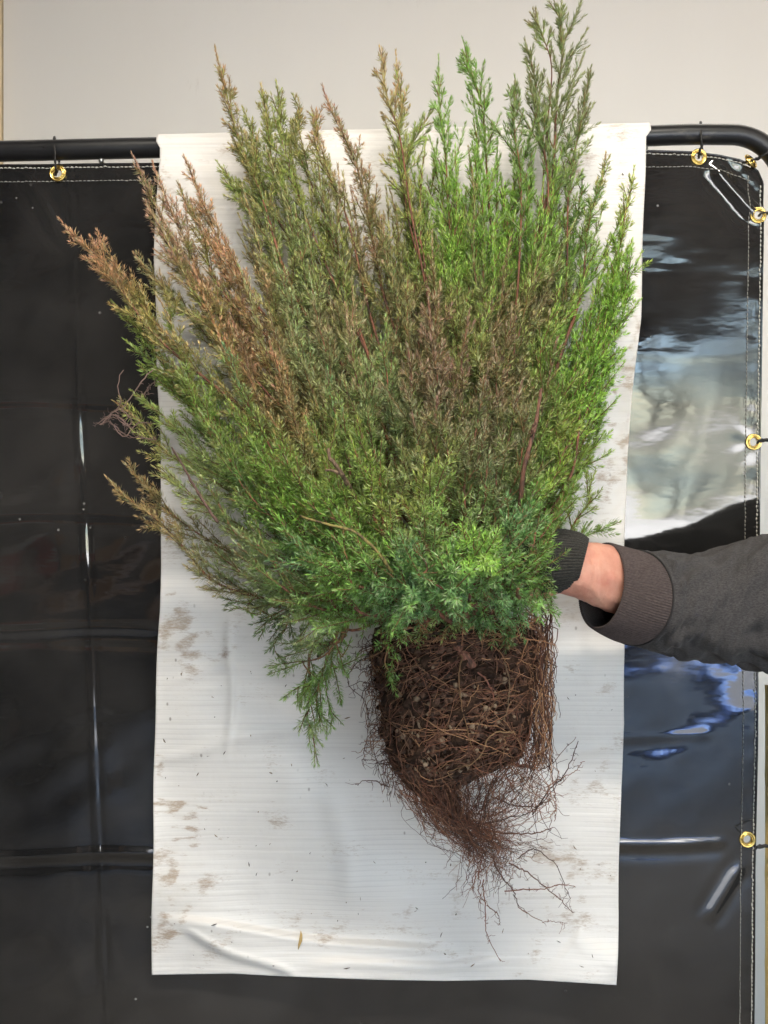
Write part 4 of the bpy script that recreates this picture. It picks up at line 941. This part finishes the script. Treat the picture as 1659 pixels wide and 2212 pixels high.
for k in range(150):                                   # right hand skin of roots standing off the ball
    x = 1168 + rng.normal() * 14 + 10 * math.sin(k); y = pick(1315, 1560); pts = [P(1110 + rng.normal() * 30, y - 30, -.19 + rng.normal() * .02)] if k % 3 == 0 else []
    l = pick(60, 230); yy_ = YC + rng.normal() * .025
    for j in range(5): pts.append(P(min(1192, x + rng.normal() * 7), min(y + l * j / 4, 1655 + rng.normal() * 10), yy_ + rng.normal() * .006))
    rootlet(mb, pts, pick(.0004, .0008), .0003, RC[rng.choice(5)], .0018)
for k in range(85):                                   # net sagging to the lower right
    x0, y0 = pick(1000, 1180), pick(1580, 1650); x1, y1 = pick(940, 1075), pick(1720, 1840)
    bx, by = pick(1020, 1200), pick(1640, 1770); yy_ = YC + rng.normal() * .022
    rootlet(mb, [P(x0, y0, yy_ - .02), P(bx, by, yy_), P(x1, y1, YC + rng.normal() * .008)], pick(.00025, .0005), .0002, RC[rng.choice(4)], .0026)
for k in range(120):
    x0, y0 = pick(930, 1170), pick(1630, 1760); p = P(x0, y0, YC + rng.normal() * .025); d = np.array((rng.normal(), rng.normal() * .5, rng.normal() - .3)); d = norm(d) * pick(.015, .05)
    rootlet(mb, [p, p + d * .5 + rng.normal(size=3) * .004, p + d], .0004, .00025, RC[rng.choice(4)], .002)
for k in range(230):                                   # tail: roots gathered towards one point
    x0, y0 = rng.choice(3, p=[.52, .40, .08]), 0
    s0 = [(pick(850, 930), pick(1640, 1720)), (pick(900, 1010), pick(1680, 1750)), (pick(1000, 1100), pick(1640, 1740))][x0]
    kx, ky = 1055 + rng.normal() * 26, 1825 + rng.normal() * 26
    mx, my = (s0[0] + kx) / 2 - 12 + rng.normal() * 14, (s0[1] + ky) / 2 + 16 + rng.normal() * 10
    e = [(kx + pick(10, 85), ky + pick(-5, 25)), (kx - 8 + rng.normal() * 14, ky + pick(20, 110)), (kx + rng.normal() * 25, ky + pick(5, 60))][rng.choice(3, p=[.4, .25, .35])]
    rootlet(mb, [P(*s0, YC - .03 + rng.normal() * .012), P(mx, my, YC - .01 + rng.normal() * .010), P(kx, ky, YC + rng.normal() * .008), P(*e, YC + rng.normal() * .012)], pick(.00022, .0005), .0002, RC[rng.choice(4)], .0032)
for k in range(120):                                   # left fringe
    y = pick(1390, 1760); x = float(np.interp(y, RYs, RL)); l = pick(8, 60); p0 = P(x + 12, y, YC - .02 + rng.normal() * .02)
    p1 = P(x - l * .5, y + rng.normal() * 14, YC + rng.normal() * .02); p2 = P(x - l * pick(.3, 1.1), y + pick(-10, 60), YC + rng.normal() * .02)
    rootlet(mb, [p0, p1, p2], .0005, .00025, RC[rng.choice(4)], .0022)
o = link('root_mat', mb.mesh('root_mat'), M_root); o['kind'] = 'stuff'; keep(o, shrub)
LONG = [([(1120, 1855), (1160, 1838), (1200, 1875), (1232, 1952)], .0007, 5), ([(1100, 1865), (1150, 1895), (1195, 1935), (1232, 1968)], .0008, 6), ([(1090, 1925), (1150, 1925), (1200, 1915), (1238, 1925)], .0007, 4),
        ([(1045, 1900), (1052, 1960), (1058, 2010), (1088, 2074)], .0007, 5), ([(1040, 1860), (1034, 1930), (1050, 1960)], .0006, 4), ([(1052, 1955), (1072, 1975), (1080, 2000)], .0006, 2),
        ([(1060, 1850), (1090, 1900), (1110, 1925), (1120, 1960)], .0009, 6), ([(1150, 1760), (1190, 1700), (1225, 1665), (1247, 1600)], .0009, 7), ([(1180, 1700), (1225, 1670), (1260, 1640)], .0006, 4),
        ([(1130, 1650), (1175, 1660), (1240, 1590)], .0006, 3), ([(1060, 1720), (1110, 1740), (1160, 1742), (1195, 1725)], .0010, 7), ([(1080, 1640), (1120, 1655), (1145, 1662)], .0016, 3),
        ([(1010, 1780), (1080, 1775), (1150, 1755), (1200, 1690), (1192, 1640)], .0007, 7), ([(1040, 1790), (1110, 1800), (1160, 1795), (1190, 1775)], .0010, 5), ([(1185, 1640), (1192, 1710), (1195, 1770)], .0007, 6),
        ([(812, 1428), (780, 1422), (752, 1455), (756, 1480), (790, 1520), (803, 1590), (830, 1690)], .0006, 10), ([(812, 1440), (775, 1450), (760, 1440)], .0005, 3), ([(840, 1700), (800, 1690), (765, 1698)], .0007, 4),
        ([(835, 1640), (800, 1640), (775, 1645)], .0005, 3), ([(1050, 1870), (1020, 1900), (1035, 1945)], .0005, 4), ([(800, 1395), (770, 1400), (745, 1385)], .0004, 3), ([(820, 1560), (790, 1600), (785, 1650)], .0005, 5),
        ([(1190, 1290), (1186, 1340), (1178, 1380), (1160, 1420)], .0013, 8), ([(1180, 1300), (1192, 1350), (1185, 1400), (1190, 1470)], .0006, 6), ([(1160, 1280), (1172, 1330), (1168, 1400)], .0010, 6), ([(1120, 1960), (1180, 1990), (1230, 2000)], .0005, 3)]
for pts, r_, nh in LONG:
    mb = MB(); c = RC[rng.choice([0, 1, 3])]; y_ = YC + rng.normal() * .008
    s = rootlet(mb, [P(x, y, y_ + rng.normal() * .004) for x, y in pts], r_, r_ * .5, c, .0011, 26, 5); hairs(mb, s, nh, c); hairs(mb, s, nh, c, .006)
    keep(link('root', mb.mesh('root'), M_root), shrub)
# thicker roots on the face of the ball
FACE = [([(1000, 1410), (1030, 1440), (1055, 1470), (1070, 1510)], .0017, (.26, .11, .075)), ([(995, 1415), (985, 1460), (990, 1530), (1010, 1610)], .0011, (.26, .15, .07)), ([(1000, 1420), (960, 1440), (930, 1450)], .0009, (.22, .09, .06)),
        ([(1110, 1580), (1060, 1585), (1020, 1640), (960, 1660)], .0012, (.26, .16, .08)), ([(1080, 1500), (1040, 1560), (1000, 1590)], .0009, (.22, .13, .07)), ([(900, 1480), (880, 1520), (900, 1570), (870, 1640)], .0009, (.18, .10, .06)),
        ([(870, 1450), (900, 1440), (890, 1500)], .0009, (.2, .12, .07)), ([(960, 1560), (930, 1600), (900, 1640)], .0010, (.23, .11, .07)), ([(1070, 1600), (1110, 1590), (1130, 1620)], .0011, (.28, .17, .09)), ([(905, 1640), (930, 1680), (925, 1690)], .0012, (.22, .13, .08)),
        ([(1090, 1430), (1100, 1490), (1085, 1560)], .0010, (.24, .16, .09)), ([(850, 1560), (880, 1600), (895, 1680)], .0011, (.14, .08, .05))]
for pts, r_, c in FACE:
    mb = MB(); s = rootlet(mb, [P(x, y, float(front_y(x, y)) - .004) for x, y in pts], r_ * .75, r_ * .4, np.array(c) * .8, .0011, 22, 6); hairs(mb, s, 4, np.array(c), .010)
    keep(link('root', mb.mesh('root'), M_root), shrub)
mb = MB(); c = spline([P(985, 1290, -.19), P(982, 1370, -.215), P(992, 1400, -.23), P(1012, 1428, float(front_y(1012, 1428)) - .001), P(1030, 1450, float(front_y(1030, 1450)) + .004)], 22)
mb.add(*tube(c, np.linspace(.0085, .0035, 22) * (1 + .08 * np.sin(np.arange(22) * 1.9)), 12), c=(.30, .13, .085)); keep(link('trunk', mb.mesh('trunk'), M_bark), shrub)
# brown dead twigs at the collar
mb = MB()
for k in range(46):
    x, y = pick(840, 1150), pick(1345, 1400); p = P(x, y, float(front_y(x, max(y, 1370))) - pick(.0, .02)); d = norm(np.array((rng.normal(), -.3, rng.normal() * .4 + .1))) * pick(.012, .035)
    s = rootlet(mb, [p, p + d * .5 + rng.normal(size=3) * .002, p + d], .0007, .0003, np.array((.30, .15, .075)), .001, 8, 4); hairs(mb, s, 5, np.array((.34, .18, .09)), .006)
o = link('dead_twigs', mb.mesh('dead_twigs'), M_root); o['kind'] = 'stuff'; keep(o, shrub)
# dry strand of roots caught on the left hand tips
mb = MB(); cst = np.array((.20, .13, .11))
for pts in ([(345, 915), (300, 915), (270, 945), (240, 915), (215, 918), (262, 880), (258, 840), (270, 800)], [(330, 800), (300, 830), (280, 870), (250, 890), (225, 915)], [(340, 815), (312, 835), (290, 855)], [(240, 915), (270, 935), (310, 945), (345, 948)], [(262, 885), (285, 905), (275, 925), (250, 900), (240, 918)], [(250, 895), (280, 915), (290, 930)]):
    s = rootlet(mb, [P(x, y, -.14 + rng.normal() * .004) for x, y in pts], .0007, .0005, cst, .0012, 24, 5); hairs(mb, s, 14, cst, .006)
keep(link('dry_root_strand', mb.mesh('dry_root_strand'), M_root), shrub)

# ------------------------------------------------------------------ the arm that holds the shrub
def loft(secs, na=96, nsub=6, cap0=False, cap1=False, rib=0, ribamp=0., wr=None):
    """secs: rows of (px_top, py_top, px_bot, py_bot, depth centre, half depth, skew) - ellipses that pass through the two outline points"""
    secs = np.array(secs, float); m = len(secs); s = spline(secs, (m - 1) * nsub + 1); A = np.linspace(0, 2 * np.pi, na, endpoint=False); out = []
    for r, (xt, yt, xb, yb, yc, hd, sk) in enumerate(s):
        t = P(xt, yt, yc); b_ = P(xb, yb, yc); c = (t + b_) / 2; h = (t - b_) / 2
        sdir_ = norm(np.array((h[2], 0., -h[0])))                       # along the arm, away from the hand
        k = 1 + (ribamp / np.linalg.norm(h)) * np.cos(rib * A) if rib else np.ones(na)
        p = c + np.outer(np.cos(A) * k, h) + np.outer(np.sin(A) * k, np.array((0, -hd, 0)) + sdir_ * sk)
        if wr is not None: p = p + wr(r / (len(s) - 1), A)[:, None] * norm(np.outer(np.cos(A), h / np.linalg.norm(h)) + np.outer(np.sin(A), (0, -1, 0)))
        out.append(p)
    out = np.array(out); nr_ = len(out); i = np.arange(nr_ - 1)[:, None] * na; j = np.arange(na)[None]; k = (j + 1) % na
    q = np.stack((i + j, i + k, i + na + k, i + na + j), -1).reshape(-1, 4); f = [q]
    if cap0: f.append(np.array([np.arange(na)[::-1]]))
    if cap1: f.append(np.array([np.arange(na) + (nr_ - 1) * na]))
    return out.reshape(-1, 3), f
person = thing('person', 'person in a charcoal sweatshirt and knit glove reaching in from the right', 'person', P(1700, 1290, -.10))
fa1 = snoise(95, 20, (.10, .5, .5), 3)
# forearm and hand of skin, one continuous surface grown from a skeleton
def skinned(name, nodes, edges, m, levels=2):
    me = bpy.data.meshes.new(name + '_skeleton'); me.from_pydata([tuple(n_[0]) for n_ in nodes], edges, [])
    o = bpy.data.objects.new(name, me); COL.objects.link(o)
    sk = o.modifiers.new('skin', 'SKIN'); sk.use_smooth_shade = True
    for v_, n_ in zip(me.skin_vertices[0].data, nodes): v_.radius = n_[1]
    me.skin_vertices[0].data[0].use_root = True
    ss_ = o.modifiers.new('sub', 'SUBSURF'); ss_.levels = levels; ss_.render_levels = levels
    dg = bpy.context.evaluated_depsgraph_get(); nm = bpy.data.meshes.new_from_object(o.evaluated_get(dg)); nm.name = name
    bpy.data.objects.remove(o); nm.materials.clear(); nm.materials.append(m)
    for p in nm.polygons: p.use_smooth = True
    return link(name, nm, m)
v, f = loft([(1150, 1178, 1140, 1300, -.190, .017, 0), (1195, 1158, 1180, 1292, -.186, .021, 0), (1240, 1160, 1212, 1282, -.180, .024, 0), (1272, 1170, 1262, 1300, -.174, .026, 0), (1310, 1176, 1298, 1316, -.166, .027, 0), (1360, 1192, 1340, 1328, -.154, .027, 0), (1460, 1212, 1440, 1350, -.142, .030, 0), (1600, 1215, 1580, 1380, -.128, .036, 0)], 96, 10, True, True, wr=lambda t, A: .00035 * fa1(t + 0 * A, np.sin(A), np.cos(A)) + .0006 * np.exp(-((A - 1.9) / .22) ** 2) * np.sin(t * 9) - .0006 * (np.exp(-((t - .415 - .01 * np.sin(A * 3)) / .006) ** 2) + np.exp(-((t - .44 + .008 * np.sin(A * 2)) / .005) ** 2)))
arm_o = link('forearm', mesh_np('forearm', v, f, smooth=True), M_skin); keep(arm_o, person)
# glove: hand closed round the stems (mostly inside the foliage) and a ribbed wristband
H = lambda x, y, d: Vector(P(x, y, d))
nodes = [(H(1205, 1225, -.184), (.030, .024)), (H(1165, 1232, -.186), (.036, .020)), (H(1120, 1238, -.186), (.036, .018))]; edges = [(0, 1), (1, 2)]
for (kx, ky, ex, ey, l) in ((1085, 1195, 1020, 1190, 1.), (1080, 1222, 1008, 1222, 1.06), (1082, 1250, 1014, 1254, 1.), (1090, 1276, 1032, 1284, .85)):
    b_ = len(nodes); nodes += [(H(kx, ky, -.186), (.0115, .011)), (H((kx + ex) / 2 - 8, (ky + ey) / 2, -.176), (.0105, .0100)), (H(ex, ey, -.150), (.0098, .0095)), (H(ex + 22, ey + 3, -.128), (.0090, .0085)), (H(ex + 48 * l, ey + 5, -.124), (.0080, .0075))]
    edges += [(2, b_), (b_, b_ + 1), (b_ + 1, b_ + 2), (b_ + 2, b_ + 3), (b_ + 3, b_ + 4)]
b_ = len(nodes); nodes += [(H(1160, 1195, -.200), (.015, .014)), (H(1120, 1178, -.214), (.0125, .012)), (H(1085, 1176, -.222), (.011, .0105)), (H(1058, 1184, -.222), (.0095, .009))]
edges += [(1, b_), (b_, b_ + 1), (b_ + 1, b_ + 2), (b_ + 2, b_ + 3)]
glove = keep(skinned('glove', nodes, edges, M_glove), person)
v, f = loft([(1190, 1146, 1160, 1288, -.186, .027, 0), (1215, 1146, 1178, 1284, -.184, .0285, -.001), (1240, 1150, 1200, 1280, -.182, .029, -.002), (1258, 1156, 1222, 1275, -.179, .030, -.004), (1271, 1166, 1244, 1268, -.176, .0295, -.006)], 300, 6, rib=64, ribamp=.0007)
wb = mesh_np('wristband', v, f, smooth=True); wbo = link('wristband', wb, M_glove); wbo.parent = glove; wbo.matrix_parent_inverse = Matrix.Identity(4)
md = wbo.modifiers.new('thickness', 'SOLIDIFY'); md.thickness = .0022; md.offset = 0
# sleeve
wf = snoise(91, 14, (.22, .9)); wf2 = snoise(92, 16, (.07, .5))
def wrk(t, A):
    e = smooth01(t / .12)
    pull = .004 * math.exp(-((t - .55) / .06) ** 2) * np.cos(A - .6) - .003 * math.exp(-((t - .68) / .05) ** 2) * np.cos(A - .9)
    return e * (.0030 * wf(t + .16 * np.sin(A - .5), np.sin(A) * 2 + .3 * t) + .0009 * wf2(t + 0.22 * np.sin(A - .4), np.cos(A)) + pull)
SL = [(1386, 1192, 1354, 1388, -.150, .043, .028), (1430, 1196, 1400, 1404, -.146, .047, .024), (1500, 1197, 1470, 1418, -.140, .050, .016), (1570, 1188, 1545, 1430, -.134, .053, .012), (1650, 1154, 1640, 1442, -.128, .056, .006), (1760, 1110, 1750, 1452, -.118, .060, 0), (1900, 1060, 1890, 1470, -.105, .064, 0)]
v, f = loft(SL, 140, 16, wr=wrk)
slv = keep(link('sleeve', mesh_np('sleeve', v, f, smooth=True), M_jersey), person)
v, f = loft([(1313, 1174, 1281, 1357, -.158, .036, .015), (1318, 1173, 1286, 1361, -.158, .0385, .016), (1340, 1179, 1308, 1374, -.156, .042, .020), (1366, 1186, 1334, 1386, -.153, .044, .025), (1390, 1193, 1356, 1391, -.150, .0435, .028)], 560, 7, rib=112, ribamp=.00045)
cf = link('cuff', mesh_np('cuff', v, f, smooth=True), M_rib); cf.parent = slv; cf.matrix_parent_inverse = Matrix.Identity(4)
md = cf.modifiers.new('thickness', 'SOLIDIFY'); md.thickness = .0026; md.offset = -1
# seams of the sleeve
A = np.linspace(0, 2 * np.pi, 121)
t = P(1387, 1191, -.150); b2 = P(1355, 1391, -.150); c = (t + b2) / 2; h = (t - b2) / 2; sd = norm(np.array((h[2], 0., -h[0])))
ringp = c + np.outer(np.cos(A), h * 1.012) + np.outer(np.sin(A), np.array((0, -.0446, 0)) + sd * .028)
mb = MB(); mb.add(*tube(ringp, .0011, 6, False)); sm = link('seam', mb.mesh('seam'), M_seam); sm.parent = slv; sm.matrix_parent_inverse = Matrix.Identity(4)
